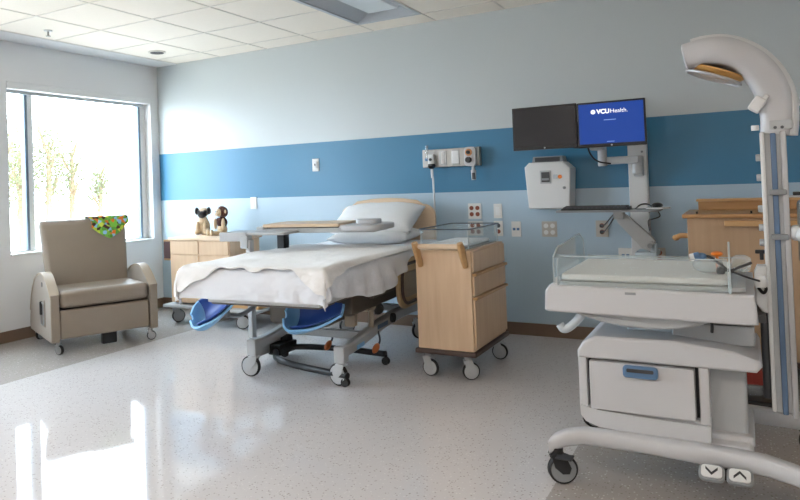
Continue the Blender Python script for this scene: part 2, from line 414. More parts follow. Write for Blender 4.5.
# ---------------------------------------------------------------- wall plates
def plate(name, label, cat, x, z, w, h, m='plate', kind='switch', y=0, group=None):
    t = thing(name, label, cat, (x, 0, z), group=group)
    MB().box(x-w/2, x+w/2, -.01, -.0005, z-h/2, z+h/2, .003).build('cover_plate', m, t)
    if kind == 'switch':
        MB().box(x-.017, x+.017, -.014, -.009, z-.034, z+.034, .002).build('rocker', 'trim_paint', t)
    elif kind == 'quad':
        for sx in (-1, 1):
            for sz in (-1, 1):
                MB().cyl((x+sx*.026, -.009, z+sz*.026), (x+sx*.026, -.014, z+sz*.026), .018, n=20, bev=.001).build('socket', 'socket' if m != 'steel_plate' else 'white_pl', t)
    elif kind == 'duplex':
        for sz in (-1, 1):
            MB().cyl((x, -.009, z+sz*.024), (x, -.014, z+sz*.024), .018, n=20, bev=.001).build('socket', 'socket' if sz < 0 or m == 'steel_plate' else 'dark_pl', t)
    elif kind == 'data':
        for sx in (-1, 1):
            MB().box(x+sx*.016-.011, x+sx*.016+.011, -.013, -.009, z-.01, z+.01, .001).build('port', 'blue_mid', t)
    elif kind == 'thermostat':
        MB().box(x-.022, x+.022, -.02, -.009, z-.035, z+.035, .004).build('dial_cover', 'white_pl', t)
        MB().box(x-.006, x+.006, -.0225, -.019, z-.008, z+.012, .001).build('sensor', 'dark_pl', t)
    return t
plate('thermostat', 'small white thermostat on the blue band left of the bed', 'thermostat', 2.073, 1.47, .075, .12, kind='thermostat')
plate('light_switch', 'white switch plate on the pale wall above the wheeled bedside cabinet', 'switch', 1.307, 1.12, .075, .12)
plate('wall_socket', 'four way socket plate with red brown outlets beside the headboard', 'wall socket', 3.648, 1.008, .115, .13, kind='quad')
plate('light_switch', 'white switch plate right of the four red brown outlets', 'switch', 3.847, 1.006, .07, .12)
plate('wall_socket', 'wide white four way socket plate behind the clear bassinet tub', 'wall socket', 3.65, .862, .13, .12, m='plate', kind='quad')
plate('wall_socket', 'double socket plate with one red brown outlet below the switch beside bed', 'wall socket', 3.847, .862, .075, .125, kind='duplex')
plate('data_outlet', 'white data plate with small blue ports right of the bassinet cart', 'data outlet', 3.995, .857, .078, .125, kind='data')
plate('wall_socket', 'grey steel four way socket plate below the wall dispenser', 'wall socket', 4.262, .857, .118, .122, m='steel_plate', kind='quad')
so = plate('wall_socket', 'grey steel double socket with two black plugs left of the white track', 'wall socket', 4.66, .86, .09, .125, m='steel_plate', kind='duplex')
plate('data_outlet', 'white data plate with blue port low beside the white wall track', 'data outlet', 4.82, .66, .10, .11, kind='data')
plate('wall_socket', 'small double socket low at the right of the white wall track', 'wall socket', 5.055, .66, .08, .12, m='steel_plate', kind='duplex')
for i, sz in enumerate((-.024, .024)):
    pl = MB(); pl.box(4.648, 4.672, -.045, -.013, .86+sz-.012, .86+sz+.012, .004)
    pl.tube([(4.66, -.045, .86+sz), (4.69, -.08, .87+sz), (4.74, -.16, .92+sz*.8), (4.79, -.25, .975+sz*.5)], .0045, 8, 6)
    tag(pl.build('power_plug', 'dark_pl'), ['black plug in the lower socket with cable to the tray arm', 'black plug in the upper socket with cable to the tray arm'][i], 'plug', 'plugs under the keyboard tray')

# ---------------------------------------------------------------- gas rail
t = thing('medical_gas_rail', 'grey metal medical gas outlet rail on the blue band above the headboard', 'gas outlet panel', (3.465, 0, 1.465))
MB().box(3.21, 3.725, -.055, -.0005, 1.39, 1.545, .006).build('rail_housing', 'alu', t)
for i, xx in enumerate((3.295, 3.40, 3.515, 3.68)):
    MB().box(xx-.035, xx+.035, -.062, -.052, 1.405, 1.53, .004).build('outlet_panel', 'steel', t)
    if i in (1, 2): MB().box(xx-(.013 if i == 1 else .03), xx+(.013 if i == 1 else .03), -.066, -.06, 1.415, 1.52, .003).build('outlet_cover', 'white_pl', t)
t = thing('oxygen_flowmeter', 'white oxygen flowmeter plugged into the left end of the gas rail', 'flowmeter', (3.305, -.063, 1.46))
MB().box(3.278, 3.332, -.10, -.063, 1.42, 1.50, .006).build('body', 'white_pl', t)
MB().cyl((3.270, -.09, 1.46), (3.270, -.09, 1.58), .012, n=16).build('flow_tube', 'soft_clear', t)
MB().cyl((3.278, -.082, 1.46), (3.250, -.082, 1.46), .014, n=16, bev=.002).build('knob', 'blue_mid', t)
MB().ball((3.307, -.11, 1.457), (.013, .013, .013)).build('dial', 'dark_pl', t)
MB().lathe([(.0, 0), (.03, 0), (.034, -.02), (.02, -.04), (.0, -.042)], (3.307, -.085, 1.42)).build('nut', 'black', t)
h = MB(); h.tube([(3.307, -.085, 1.375), (3.309, -.085, 1.30)], .011, 12)
h.tube([(3.309, -.085, 1.31), (3.313, -.08, 1.28), (3.317, -.075, .98), (3.320, -.07, .80)], .009, 10, 5)
tag(h.build('oxygen_tube', mat('pale_tube', '#D5D9DB', .4, var=.02)), 'pale tube hanging from the oxygen flowmeter behind the headboard', 'tube')
t = thing('suction_regulator', 'cream suction regulator with two black dials on the right of the gas rail', 'regulator', (3.660, -.063, 1.46))
MB().prism(rrect(3.610, 3.712, 1.385, 1.545, .03), 'y', -.115, -.067, .006).build('body', 'warm_pl', t)
MB().cyl((3.654, -.113, 1.50), (3.654, -.122, 1.50), .030, n=24, bev=.002).build('gauge', mat('amber_gauge', '#C98B5A', .4, var=.05), t)
MB().cyl((3.654, -.12, 1.50), (3.654, -.14, 1.50), .016, n=20, bev=.002).build('dial', 'black', t)
MB().cyl((3.654, -.113, 1.437), (3.654, -.145, 1.437), .024, n=20, bev=.003).build('knob', 'black', t)
MB().cyl((3.680, -.09, 1.39), (3.680, -.09, 1.35), .013).cyl((3.680, -.09, 1.352), (3.682, -.09, 1.27), .022, .018, bev=.003).build('trap_bottle', 'grey_pl', t)
MB().box(3.675, 3.699, -.118, -.1, 1.275, 1.33, .004).build('trap_window', 'dark_pl', t)

# ---------------------------------------------------------------- dispenser / wall cabinet
t = thing('wall_dispenser_box', 'white lockable supply box with sloped top and orange sticker below the monitors', 'wall box', (4.30, 0, 1.02))
MB().prism([(4.155, 1.035), (4.135, 1.35), (4.17, 1.385), (4.43, 1.385), (4.485, 1.335), (4.468, 1.035), (4.455, 1.025), (4.165, 1.025)], 'y', -.2, -.0005, .012, 3).build('body', 'white_pl', t)
tm = MB(); tm.prism([(4.19, 1.38), (4.20, 1.43), (4.42, 1.43), (4.43, 1.38)], 'y', -.175, -.04, .004)
tm.build('top_inlet', 'midgrey_pl', t)
MB().box(4.215, 4.405, -.181, -.174, 1.39, 1.422, .002).build('inlet_slot', 'dark_pl', t)
MB().box(4.255, 4.34, -.207, -.198, 1.22, 1.32, .004).build('window_frame', 'grey_pl', t)
MB().box(4.266, 4.329, -.21, -.205, 1.232, 1.308, .002).build('inspection_window', 'dark_pl', t)
MB().box(4.27, 4.325, -.212, -.209, 1.245, 1.262, .001).build('tray', 'midgrey_pl', t)
MB().cyl((4.405, -.199, 1.27), (4.405, -.203, 1.27), .015, n=20).build('sticker', 'orange', t)
MB().box(4.352, 4.386, -.203, -.199, 1.255, 1.287, .001).build('notice', mat('pale_print', '#BFC6CC', .6, var=.1, scale=90), t)
MB().cyl((4.435, -.198, 1.185), (4.435, -.21, 1.185), .011, n=16).build('lock', 'midgrey_pl', t)

# ---------------------------------------------------------------- workstation: track, arms, monitors, tray
t = thing('wall_track_mount', 'white vertical wall track with jointed arms for monitors and keyboard tray', 'wall mount', (4.94, 0, .5))
MB().box(4.875, 5.005, -.09, -.0005, .50, 1.60, .012).build('track', 'white_pl', t)
MB().cyl((4.975, -.089, 1.43), (4.975, -.095, 1.43), .008, n=12).build('screw', 'midgrey_pl', t)
a = MB(); a.box(4.92, 4.985, -.16, -.09, 1.25, 1.40, .01); a.cyl((4.95, -.17, 1.27), (4.95, -.17, 1.40), .036, bev=.006)
a.box(4.70, 4.97, -.23, -.15, 1.345, 1.40, .012); a.cyl((4.72, -.22, 1.335), (4.72, -.22, 1.47), .032, bev=.005)
a.box(4.66, 4.75, -.37, -.20, 1.45, 1.505, .01)
a.build('monitor_arm', 'grey_pl', t)
MB().box(4.30, 4.88, -.40, -.365, 1.56, 1.66, .006).box(4.55, 4.70, -.38, -.34, 1.47, 1.64, .006).build('monitor_crossbar', 'dark_pl', t)
MB().tube([(4.64, -.36, 1.50), (4.66, -.33, 1.42), (4.70, -.28, 1.37), (4.78, -.24, 1.35)], .006, 8, 6).build('cable', 'black', t)
a = MB(); ux = V((5.03, -.30, .765)); lx_ = V((4.845, -.36, .975))
d = (lx_-ux); d.normalize(); w_ = V((0, 1, 0)); n_ = d.cross(w_).normalized()
secs = []
for p, hh, ww in ((ux, .045, .03), (ux+d*.03, .05, .034), (lx_-d*.03, .04, .03), (lx_, .03, .028)):
    secs.append([p+n_*hh+w_*ww, p+n_*hh-w_*ww, p-n_*hh-w_*ww, p-n_*hh+w_*ww])
a.sweep(secs); a.cyl(ux-w_*.04, ux+w_*.04, .035, bev=.005)
a.box(lx_.x-.04, lx_.x+.03, lx_.y-.04, lx_.y+.04, .955, 1.015, .008)
a.build('tray_arm', 'grey_pl', t)
MB().box(4.93, 5.07, -.34, -.09, .685, .72, .006).box(5.03, 5.07, -.34, -.26, .72, .78, .006).build('arm_bracket', mat('pale_blue_plastic', '#BFD0DA', .4, var=.02), t)
MB().cyl(ux-w_*.04, ux-w_*.046, .018, n=18).build('arm_pivot', 'midgrey_pl', t)
ty0, ty1 = -.56, -.28
MB().prism(rrect(4.44, 5.12, ty0, ty1, .04), 'z', 1.012, 1.026, .003).build('keyboard_tray', 'midgrey_pl', t)
MB().tube([(4.96, -.45, 1.03), (4.99, -.40, 1.055), (5.03, -.36, 1.055), (5.07, -.38, 1.03)], .005, 8, 5).build('palm_clip', 'dark_pl', t)
MB().tube([(5.09, -.36, 1.012), (5.10, -.34, .97), (5.04, -.30, .945), (5.015, -.25, .93), (5.015, -.2, .86)], .004, 8, 6).build('hanging_cable', 'dark_pl', t)
kb = thing('computer_keyboard', 'flat black keyboard on the grey wall mounted tray', 'keyboard', (4.71, -.45, 1.026))
MB().prism([(ty0+.02, 1.0265), (ty0+.02, 1.038), (ty0+.17, 1.048), (ty0+.17, 1.0265)], 'x', 4.48, 4.93, .002).build('case', 'black', kb)
km = MB()
for r_ in range(5):
    for k in range(15):
        km.box(4.492+k*.0285, 4.492+k*.0285+.024, ty0+.03+r_*.026, ty0+.05+r_*.026, 1.038+r_*.002, 1.047+r_*.002)
km.build('keys', 'dark_pl', kb)
ms = thing('mouse_pad_and_mouse', 'black computer mouse on a pale round pad at the end of the keyboard tray', 'mouse', (5.10, -.42, 1.026))
MB().prism([(5.10+.078*cos(q*pi/12), -.42+.075*sin(q*pi/12)) for q in range(24)], 'z', 1.0265, 1.036, .003).build('mouse_pad', 'white_pl', ms)
MB().ball((5.095, -.42, 1.048), (.036, .055, .02)).build('mouse', 'black', ms)

def text_mesh(s, size, mtx, name, m, root, ext=.0006, align='CENTER', bold=0):
    cu = bpy.data.curves.new(name, 'FONT'); cu.body = s; cu.size = size; cu.align_x = align; cu.extrude = ext; cu.offset = bold
    to = bpy.data.objects.new(name, cu); C.objects.link(to)
    dg = bpy.context.evaluated_depsgraph_get(); me = bpy.data.meshes.new_from_object(to.evaluated_get(dg))
    bpy.data.objects.remove(to)
    b = MB(); me.transform(mtx); b.bm.from_mesh(me); bpy.data.meshes.remove(me)
    return b.build(name, m, root)
M['screen_on'] = mat('blue_screen', '#050A20', .4, emit='#22489E', estr=.85, spec=.2)
M['screen_text'] = mat('screen_white', '#101010', .4, emit='#FFFFFF', estr=1.2)
M['screen_text_dim'] = mat('screen_pale_blue', '#101010', .4, emit='#8FB0EE', estr=.9)
M['screen_off'] = mat('dark_screen', '#171922', .25, var=.05)
def monitor(x0, x1, z0, z1, label, on):
    yy = -.45; t = thing('computer_monitor', label, 'monitor', ((x0+x1)/2, yy, z0), group='pair of wall mounted monitors')
    MB().box(x0, x1, yy-.012, yy+.012, z0, z1, .005).box(x0+.05, x1-.05, yy+.01, yy+.045, z0+.05, z1-.05, .012).build('casing', 'black', t)
    MB().box(x0+.012, x1-.012, yy-.0145, yy-.011, z0+.025, z1-.014, .001).build('screen', 'screen_on' if on else 'screen_off', t)
    xm = (x0+x1)/2
    MB().cyl((xm, yy-.012, z0+.012), (xm, yy-.0145, z0+.012), .006, n=14).build('maker_badge', 'grey_pl', t)
    if on:
        mt = Matrix.Translation((xm-.048, yy-.0155, z1-.085)) @ Matrix.Rotation(pi/2, 4, 'X')
        text_mesh('VCU', .042, mt, 'screen_logo', 'screen_text', t, bold=.0018)
        mt = Matrix.Translation((xm-.002, yy-.0155, z1-.085)) @ Matrix.Rotation(pi/2, 4, 'X')
        text_mesh('Health.', .040, mt, 'screen_logo', 'screen_text', t, align='LEFT', bold=-.0002)
        g = MB()
        for k in range(24):
            q0 = 2*pi*k/24; g.box(-.0026, .0026, -.0008, .0008, .0085, .0155, mtx=Matrix.Translation((xm-.115, yy-.0155, z1-.071)) @ Matrix.Rotation(q0, 4, 'Y'))
        g.cyl((xm-.115, yy-.0145, z1-.071), (xm-.115, yy-.0163, z1-.071), .0055, n=16)
        g.build('screen_emblem', 'screen_text', t)
        mt = Matrix.Translation((xm-.005, yy-.0155, z1-.135)) @ Matrix.Rotation(pi/2, 4, 'X')
        text_mesh('4/12  2:23 PM', .016, mt, 'screen_caption', 'screen_text_dim', t) if False else MB().box(xm-.045, xm+.035, yy-.016, yy-.0145, z1-.134, z1-.129).build('screen_caption', 'screen_text_dim', t)
        MB().box(xm-.03, xm+.02, yy-.016, yy-.0145, z0+.035, z0+.039).build('screen_caption', 'screen_text_dim', t)
    return t
monitor(4.132, 4.598, 1.472, 1.79, 'left wall monitor with a black switched off screen', False)
monitor(4.602, 5.052, 1.465, 1.785, 'right wall monitor with a lit blue screen and white lettering', True)

# ---------------------------------------------------------------- bed
BC = V((3.0, -1.2, 0))
brot = R(4)   # small turn of the bed
bed = thing('hospital_bed', 'adjustable hospital delivery bed with maple headboard and pale grey wheeled base', 'bed', tuple(BC), brot)
L_ = dict(root=bed, local=True)
# local coords: x across (-.46..46), y: head +1.0, foot -1.12
hb = MB()
pts = [(-.43, .40), (-.44, .99)] + [(-.44+.11*(1-cos(t*pi/2/5))+0, .99+.095*sin(t*pi/2/5)) for t in range(1, 6)]
top = [(-.28, 1.118), (-.14, 1.137), (0, 1.143), (.14, 1.137), (.28, 1.118)]
pts = pts + top + [(-px, pz) for px, pz in pts[::-1]]
hb.prism(pts, 'y', .965, 1.0, .012, 3).build('headboard', 'maple_x', **L_)
MB().box(-.455, .455, -1.05, .93, .60, .77, .05, 4).build('mattress', 'sheet', **L_)
fr = MB(); fr.box(-.39, .39, -.98, .90, .545, .6, .01)
fr.box(-.43, -.38, -.3, .95, .50, .6, .01); fr.box(.38, .43, -.3, .95, .50, .6, .01)
fr.build('mattress_deck', 'greybrown', **L_)
MB().box(-.20, .25, -.62, .6, .36, .55, .03).build('lift_housing', 'greybrown', **L_)
# base frame
for sx in (-1, 1):
    b = MB(); xx = sx*.33
    secs = []
    for yy, zz, hh in ((-.60, .215, .032), (-.5, .215, .032), (-.3, .235, .034), (0, .27, .036), (.3, .285, .036), (.55, .28, .034), (.78, .27, .034)):
        secs.append([V((xx-.03, yy, zz-hh)), V((xx+.03, yy, zz-hh)), V((xx+.034, yy, zz+hh-.01)), V((xx+.02, yy, zz+hh)), V((xx-.02, yy, zz+hh)), V((xx-.034, yy, zz+hh-.01))])
    b.sweep(secs); b.box(xx-.038, xx+.038, -.65, -.575, .145, .255, .012)
    b.build('base_side_beam', 'grey_pl', **L_)
MB().box(-.33, .33, -.22, -.16, .20, .255, .012).build('base_cross_beam', 'grey_pl', **L_)
MB().box(-.33, .33, .7, .76, .22, .275, .012).build('base_cross_beam', 'grey_pl', **L_)
for sx, yy, ya in ((-1, -.615, pi-.55), (1, -.615, pi-.7), (-1, .74, .4), (1, .74, .5)):
    caster(bed, sx*.33, yy, r=.07, top=.165, yaw=ya, w=.03, local=True)
# blue decals, knobs and pedals on the right beam
MB().box(.364, .368, -.44, -.33, .215, .243, .001, mtx=Matrix.Rotation(R(3), 4, 'X')).build('brake_label', 'blue_light', **L_)
MB().box(.366, .369, -.12, .06, .255, .285, .001).build('blue_decal', 'blue_mid', **L_)
MB().cyl((.365, .13, .29), (.392, .13, .29), .034, n=20, bev=.005).build('pivot_knob', 'rubber', **L_)
for xx, yy in ((.36, -.10), (-.0, -.12)):
    MB().tube([(xx, yy, .24), (xx+.02, yy-.02, .18), (xx+.015, yy-.07, .135)], [.007]*13, 8, 6).build('pedal_stem', 'dark_pl', **L_)
    MB().ball((xx+.015, yy-.08, .14), (.024, .045, .016), mtx=Matrix.Rotation(R(35), 4, 'X')).build('brake_pedal', mat('orange_brown_pedal', '#B5602C', .5, var=.06) if 'pedal' not in M else M['pedal'], **L_)
# lift legs (curved cover and struts on right side)
lg = MB()
arch = []
for k in range(17):
    q = pi*k/16; arch.append((-.33+.13*cos(q), .44+.13*sin(q)))
inner = [(-.33+.075*cos(pi*k/16), .44+.075*sin(pi*k/16)) for k in range(16, -1, -1)]
lg.prism(arch+[(-.46, .34), (-.415, .34)]+inner+[(-.25, .40), (-.20, .40)], 'x', .28, .36, .012)
lg.build('leg_bracket', 'taupe_pl', **L_)
MB().cyl((.34, -.17, .26), (.34, -.16, .41), .019, n=16).ball((.34, -.16, .42), .033).build('lift_strut', 'taupe_pl', **L_)
MB().cyl((.1, .5, .27), (.1, .1, .5), .05, n=20, bev=.01).cyl((-.1, .5, .27), (-.1, .1, .5), .05, n=20, bev=.01).build('lift_arm', 'greybrown', **L_)
MB().box(.20, .39, -.55, .30, .42, .56, .03).build('side_motor_cover', mat('dark_taupe_cover', '#57514A', .5, var=.08), **L_)
MB().box(.36, .385, -.35, -.05, .50, .56, .01).build('red_wire_box', 'dark_pl', **L_)
# side rail, tan, curved shell lowered beside the bed
def rail(sx):
    b = MB(); o1 = rrect(.0, .68, .36, .72, .14, 8); b.prism([(y_, z_) for y_, z_ in o1], 'x', sx*.475-.014, sx*.475+.014, .01, 3)
    o = b.build('side_rail', 'tan_pl', **L_)
    g = MB(); g.prism(rrect(.07, .60, .44, .62, .08, 8), 'x', sx*.475-.02, sx*.475+.02, .006); g2 = g.build('rail_insert', 'taupe_pl', **L_); g2.parent = o
    d = MB(); ring = [V((sx*.50, p[0], p[1])) for p in rrect(.035, .64, .40, .68, .11, 8)]; d.tube(ring+[ring[0]], .012, 8); d2 = d.build('rail_grip', 'brown_edge', **L_); d2.parent = o
    return o
rail(1); rail(-1)
# calf supports
def calf(name_lbl, c, ang, tilt):
    # trough along local x (length .34) with deep cup, returns shell + lining
    def shell(off, w0, u0=0):
        def f(u, v):
            u = u0 + (1-u0)*u; s = 1-u; L = .40
            wdt = (.050 + .062*sin(min(1, s*1.25)*pi/2))*w0
            if s > .8: wdt *= math.sqrt(max(.02, 1-((s-.8)/.2)**2))**.8
            th = (v-.5)*pi*(.55+.45*min(1, s*1.4))
            dep = wdt*(.45+.6*s)
            return V((u*L-.2, sin(th)*wdt, -cos(th)*dep + off + .05*(1-s)**2))
        return f
    mtx = Matrix.Translation(c) @ Matrix.Rotation(ang, 4, 'Z') @ Matrix.Rotation(tilt[1], 4, 'Y') @ Matrix.Rotation(tilt[0], 4, 'X')
    o = MB().grid(shell(0, 1), 22, 18, .014).build('calf_support', 'blue_light', root=bed, local=True, ang=60, tr=mtx)
    i = MB().grid(shell(.016, .86, .16), 18, 16, .006).build('calf_pad', 'blue_dark', root=bed, local=True, ang=60, tr=mtx); i.parent = o
    s = MB(); p0 = mtx @ V((0, 0, -.11)); s.tube([p0, (p0.x*.9, p0.y+.12, .40), (p0.x*.75, p0.y+.35, .5)], .016, 10, 5)
    s.cyl(p0-V((0, 0, .02)), p0+V((0, 0, .03)), .03, n=16, bev=.004)
    s.build('support_arm', 'midgrey_pl', **L_)
calf('', (.25, -.80, .485), R(4), (R(48), R(-4)))
calf('', (-.52, -.76, .49), R(12), (R(45), R(-22)))
# deck end under the foot section
MB().box(-.40, .40, -1.0, -.3, .56, .598, .01).build('foot_deck', 'white_pl', **L_)

# drapes
def drape(side_drop, foot_drop, top_z, W, y_foot, y_head, wr, name, m, lab, thick=.006, seed=0, head_soft=True, nu=90, nv=110, wavy=1.0):
    """cloth over the mattress: u across, v from head to foot; drops are functions"""
    SL, SR = .30, .30
    def f(u, v):
        yy_tot = (y_head - y_foot) + .26
        tl = v*yy_tot; y = y_head - tl
        fo = max(0, y_foot - y)            # length past the foot edge
        ysd = max(y, y_foot)
        s = (u-.5)*2
        half = W/2
        # right (+) and left (-) total cloth half widths
        dr = side_drop(ysd, 1 if s > 0 else -1)
        full = half + dr
        x = s*full
        so = max(0, abs(x)-half)
        fd = foot_drop(max(-1, min(1, x/half)))
        fo = min(fo, .26)/.26*fd
        r = .045
        def bend(e):   # rounded edge: returns outward, down
            if e < r*pi/2: a = e/r; return r*sin(a), r*(1-cos(a))
            return r, r + (e - r*pi/2)
        ox, dx_ = bend(so); oy, dy_ = bend(fo)
        sg = 1 if x > 0 else -1
        X = sg*(min(abs(x), half)-(.0 if so == 0 else 0)) + sg*ox
        Y = (y if y > y_foot else y_foot) - oy
        down = max(dx_, dy_)*1.0 + .25*min(dx_, dy_)
        n1 = noise.noise(V((x*3.1+seed, y*2.4, seed)))
        n2 = noise.noise(V((x*8+seed, y*6, 3+seed)))
        Z = top_z - down + wr*(n1*.5+n2*.25) * (1 if down < .02 else .3)
        if down > .03:
            k = min(1, (down-.03)/.1)
            fl = wavy*(.014 if dx_ > dy_ else .004)*k*sin(yy_tot*0+(y if dx_ > dy_ else x)*26 + 2*n1) + .012*k
            if dx_ > dy_: X += sg*fl
            else: Y -= fl
            fold = .012*k*noise.noise(V((X*5+seed, Y*5, Z*9)))+.006*k*noise.noise(V((X*16, Y*16+seed, Z*20)))
            if dx_ > dy_: X += sg*abs(fold)*1.3
            else: Y -= abs(fold)*1.5
        return V((X, Y, Z))
    o = MB().grid(f, nu, nv, thick).build(name, m, ang=75)
    o.location = BC; o.rotation_euler = (0, 0, brot)
    tag(o, lab, 'bedding'); return o
def interp(tab, x):
    if x <= tab[0][0]: return tab[0][1]
    for (a, b), (c, d) in zip(tab, tab[1:]):
        if x <= c: t = (x-a)/(c-a); t = t*t*(3-2*t); return b+(d-b)*t
    return tab[-1][1]
drape(lambda y, s: interp([(-1.13, .17), (-.77, .21), (-.53, .25), (-.25, .25), (.0, .17), (.22, .08), (.9, .06)], y) if s > 0 else .2,
      lambda x: .20, .782, .92, -1.07, .9, .008, 'bed_sheet', 'sheet', 'white cotton sheet covering the bed mattress and hanging down its side', seed=1.7)
drape(lambda y, s: interp([(-1.15, .14), (-1.0, .08), (-.8, .05), (.3, .04)], y) if s > 0 else interp([(-1.15, .22), (-.9, .14), (.3, .1)], y),
      lambda x: (.035+.012*sin(x*7+1)+.008*sin(x*17)+.12*max(0, x)**4+.13*max(0, -x)**2.5), .800, .945, -1.085, .22, .022, 'blanket', 'blanket', 'cream white blanket spread over the lower two thirds of the bed', thick=.009, seed=4.2)

def pillow_mesh(w, d, h, mtx, seed):
    def half(sgn):
        def f(u, v):
            a, b = (u*2-1), (v*2-1)
            px = (abs(a)**.9)*(1 if a > 0 else -1); k = max(0, (1-abs(a)**3.2))*max(0, (1-abs(b)**3.2))
            pin = 1-.10*(abs(a)*abs(b))**0-.06*(1-abs(b)**2)*0
            X = a*w/2*(1-.07*(1-abs(b)**2)*abs(a)**4+.0); Y = b*d/2*(1-.07*(1-abs(a)**2)*abs(b)**4)
            nn = noise.noise(V((a*2.2+seed, b*2.2, seed)))*.1+noise.noise(V((a*5+seed, b*5, seed)))*.05
            return V((X, Y, sgn*h/2*(k**.45)*(1+nn)))
        return f
    b = MB(); b.grid(half(1), 28, 20); b.grid(half(-1), 28, 20)
    bmesh.ops.remove_doubles(b.bm, verts=b.bm.verts, dist=.0004); bmesh.ops.recalc_face_normals(b.bm, faces=b.bm.faces)
    me = bpy.data.meshes.new('t'); b.bm.to_mesh(me); me.transform(mtx); b.bm.clear(); b.bm.from_mesh(me); return b
BM = Matrix.Translation(BC) @ Matrix.Rotation(brot, 4, 'Z')
o = pillow_mesh(.70, .44, .12, BM @ Matrix.Translation((.02, .68, .842)) @ Matrix.Rotation(R(4), 4, 'X'), 1).build('pillow', 'pillow', ang=80)
tag(o, 'lower white pillow lying flat at the head of the bed', 'pillow', 'pillows on the hospital bed')
o = pillow_mesh(.74, .42, .19, BM @ Matrix.Translation((.0, .76, .97)) @ Matrix.Rotation(R(26), 4, 'X'), 5).build('pillow', 'pillow', ang=80)
tag(o, 'upper plump white pillow leaning on the maple headboard', 'pillow', 'pillows on the hospital bed')

# ---------------------------------------------------------------- overbed tables
tt = thing('overbed_table', 'wood topped overbed table with pale rim and black post reaching over the bed', 'overbed table', (2.60, -1.35, 0))
TA = Matrix.Translation((2.47, -1.38, .045)) @ Matrix.Rotation(R(9), 4, 'Z')
MB().prism(rrect(-.03, .88, -.0, .42, .05), 'z', .880, .915, .006).build('under_tray', 'grey_pl', tt, tr=TA)
MB().prism(rrect(0.0, .62, -.004, .415, .012), 'z', .922, .946, .004).build('tabletop', 'maple_x', tt, tr=TA)
MB().box(.03, .60, .01, .40, .905, .925).build('side_groove', 'dark_pl', tt, tr=TA)
MB().prism(rrect(.60, .93, -.02, .42, .09), 'z', .888, .932, .012, 3).build('end_bumper', 'warm_pl', tt, tr=TA)
MB().prism(rrect(.68, .86, .14, .30, .06), 'z', .93, .965, .008, 3).build('cup_rest', 'warm_pl', tt, tr=TA)
MB().prism(rrect(-.06, .03, -.01, .43, .03), 'z', .893, .928, .008).build('end_cap', 'grey_pl', tt, tr=TA)
MB().box(.02, .12, -.02, .01, .885, .903, .004).build('height_lever', 'blue_light', tt, tr=TA)
MB().box(2.56, 2.63, -1.33, -1.26, .10, .925, .01).build('post', 'black', tt)
MB().box(2.54, 2.655, -1.46, -1.24, .04, .12, .012).build('post_foot', 'black', tt)
b = MB(); b.tube([(2.60, -1.44, .07), (2.75, -1.62, .07), (3.0, -1.72, .07), (3.42, -1.80, .07)], .022, 12, 8)
b.tube([(2.60, -1.33, .075), (2.8, -1.25, .075), (3.1, -1.22, .075), (3.40, -1.24, .075)], .022, 12, 8)
b.build('floor_tube', 'black', tt)
for x_, y_ in ((3.40, -1.24), (3.40, -1.795), (2.6, -1.33)): 
    MB().cyl((x_, y_-.015, .028), (x_, y_+.015, .028), .028, n=20, bev=.004).cyl((x_, y_, .03), (x_, y_, .07), .012).build('wheel', 'rubber', tt)
t2 = thing('overbed_table', 'light grey overbed table with slim silver post at the foot of bed', 'overbed table', (2.54, -1.66, 0))
TB = Matrix.Translation((2.51, -1.55, .058)) @ Matrix.Rotation(R(9), 4, 'Z')
MB().prism(rrect(-.22, .30, -.09, .17, .03), 'z', .872, .892, .006).build('tabletop', 'silver', t2, tr=TB)
MB().box(-.22, .0, -.10, -.06, .83, .895, .006).build('front_rail', 'silver', t2, tr=TB)
MB().box(-.04, .02, -.12, -.04, .78, .872, .01).build('post_collar', 'grey_pl', t2, tr=TB)
MB().box(2.52, 2.56, -1.65, -1.60, .10, .90, .008).build('post', 'silver', t2)
MB().box(2.52, 2.56, -1.68, -1.25, .055, .20, .01).build('foot_housing', 'silver', t2)
for y_ in (-1.67, -1.28):
    MB().cyl((2.525, y_, .03), (2.555, y_, .03), .03, n=20, bev=.004).cyl((2.54, y_, .03), (2.54, y_, .06), .012).build('wheel', 'rubber', t2)

# ---------------------------------------------------------------- bassinet cart by the bed
def bassinet_cart(x0, x1, y0, y1, zt, label, m='maple'):
    t = thing('bassinet_cart', label, 'cart', ((x0+x1)/2, (y0+y1)/2, 0))
    MB().box(x0, x1, y0, y1, .185, zt, .006).build('body', m, t)
    MB().box(x0-.018, x1+.018, y0-.018, y1+.018, .155, .187, .008).build('base_bumper', 'brown_edge', t)
    for x_, y_, ya in ((x0+.045, y0+.04, -.5), (x1-.06, y0+.04, .25), (x1-.05, y1-.06, -.3), (x0+.05, y1-.05, .5)):
        caster(t, x_, y_, r=.055, top=.155, yaw=ya, w=.028)
    # right side: two drawers and a door with projecting wooden lips
    zs = [zt-.012, zt-.145, zt-.295, .20]
    for k in range(3):
        za, zb = zs[k], zs[k+1]
        if k == 0:
            MB().box(x1, x1+.012, y0+.015, y1-.01, zb+.006, za, .003).build('drawer_front', m, t)
        else:
            f = MB().box(x1, x1+.014, y0+.015, y1-.01, zb+.006, za-.022, .003).build('drawer_front' if k == 1 else 'cupboard_door', m, t)
            h = MB().box(x1, x1+.03, y0+.012, y1-.007, za-.02, za-.002, .004).build('pull_lip', 'maple_edge', t); h.parent = f
    return t
ct = bassinet_cart(3.73, 4.11, -1.40, -.74, .825, 'maple bassinet cart on grey casters with clear tub right of the bed')
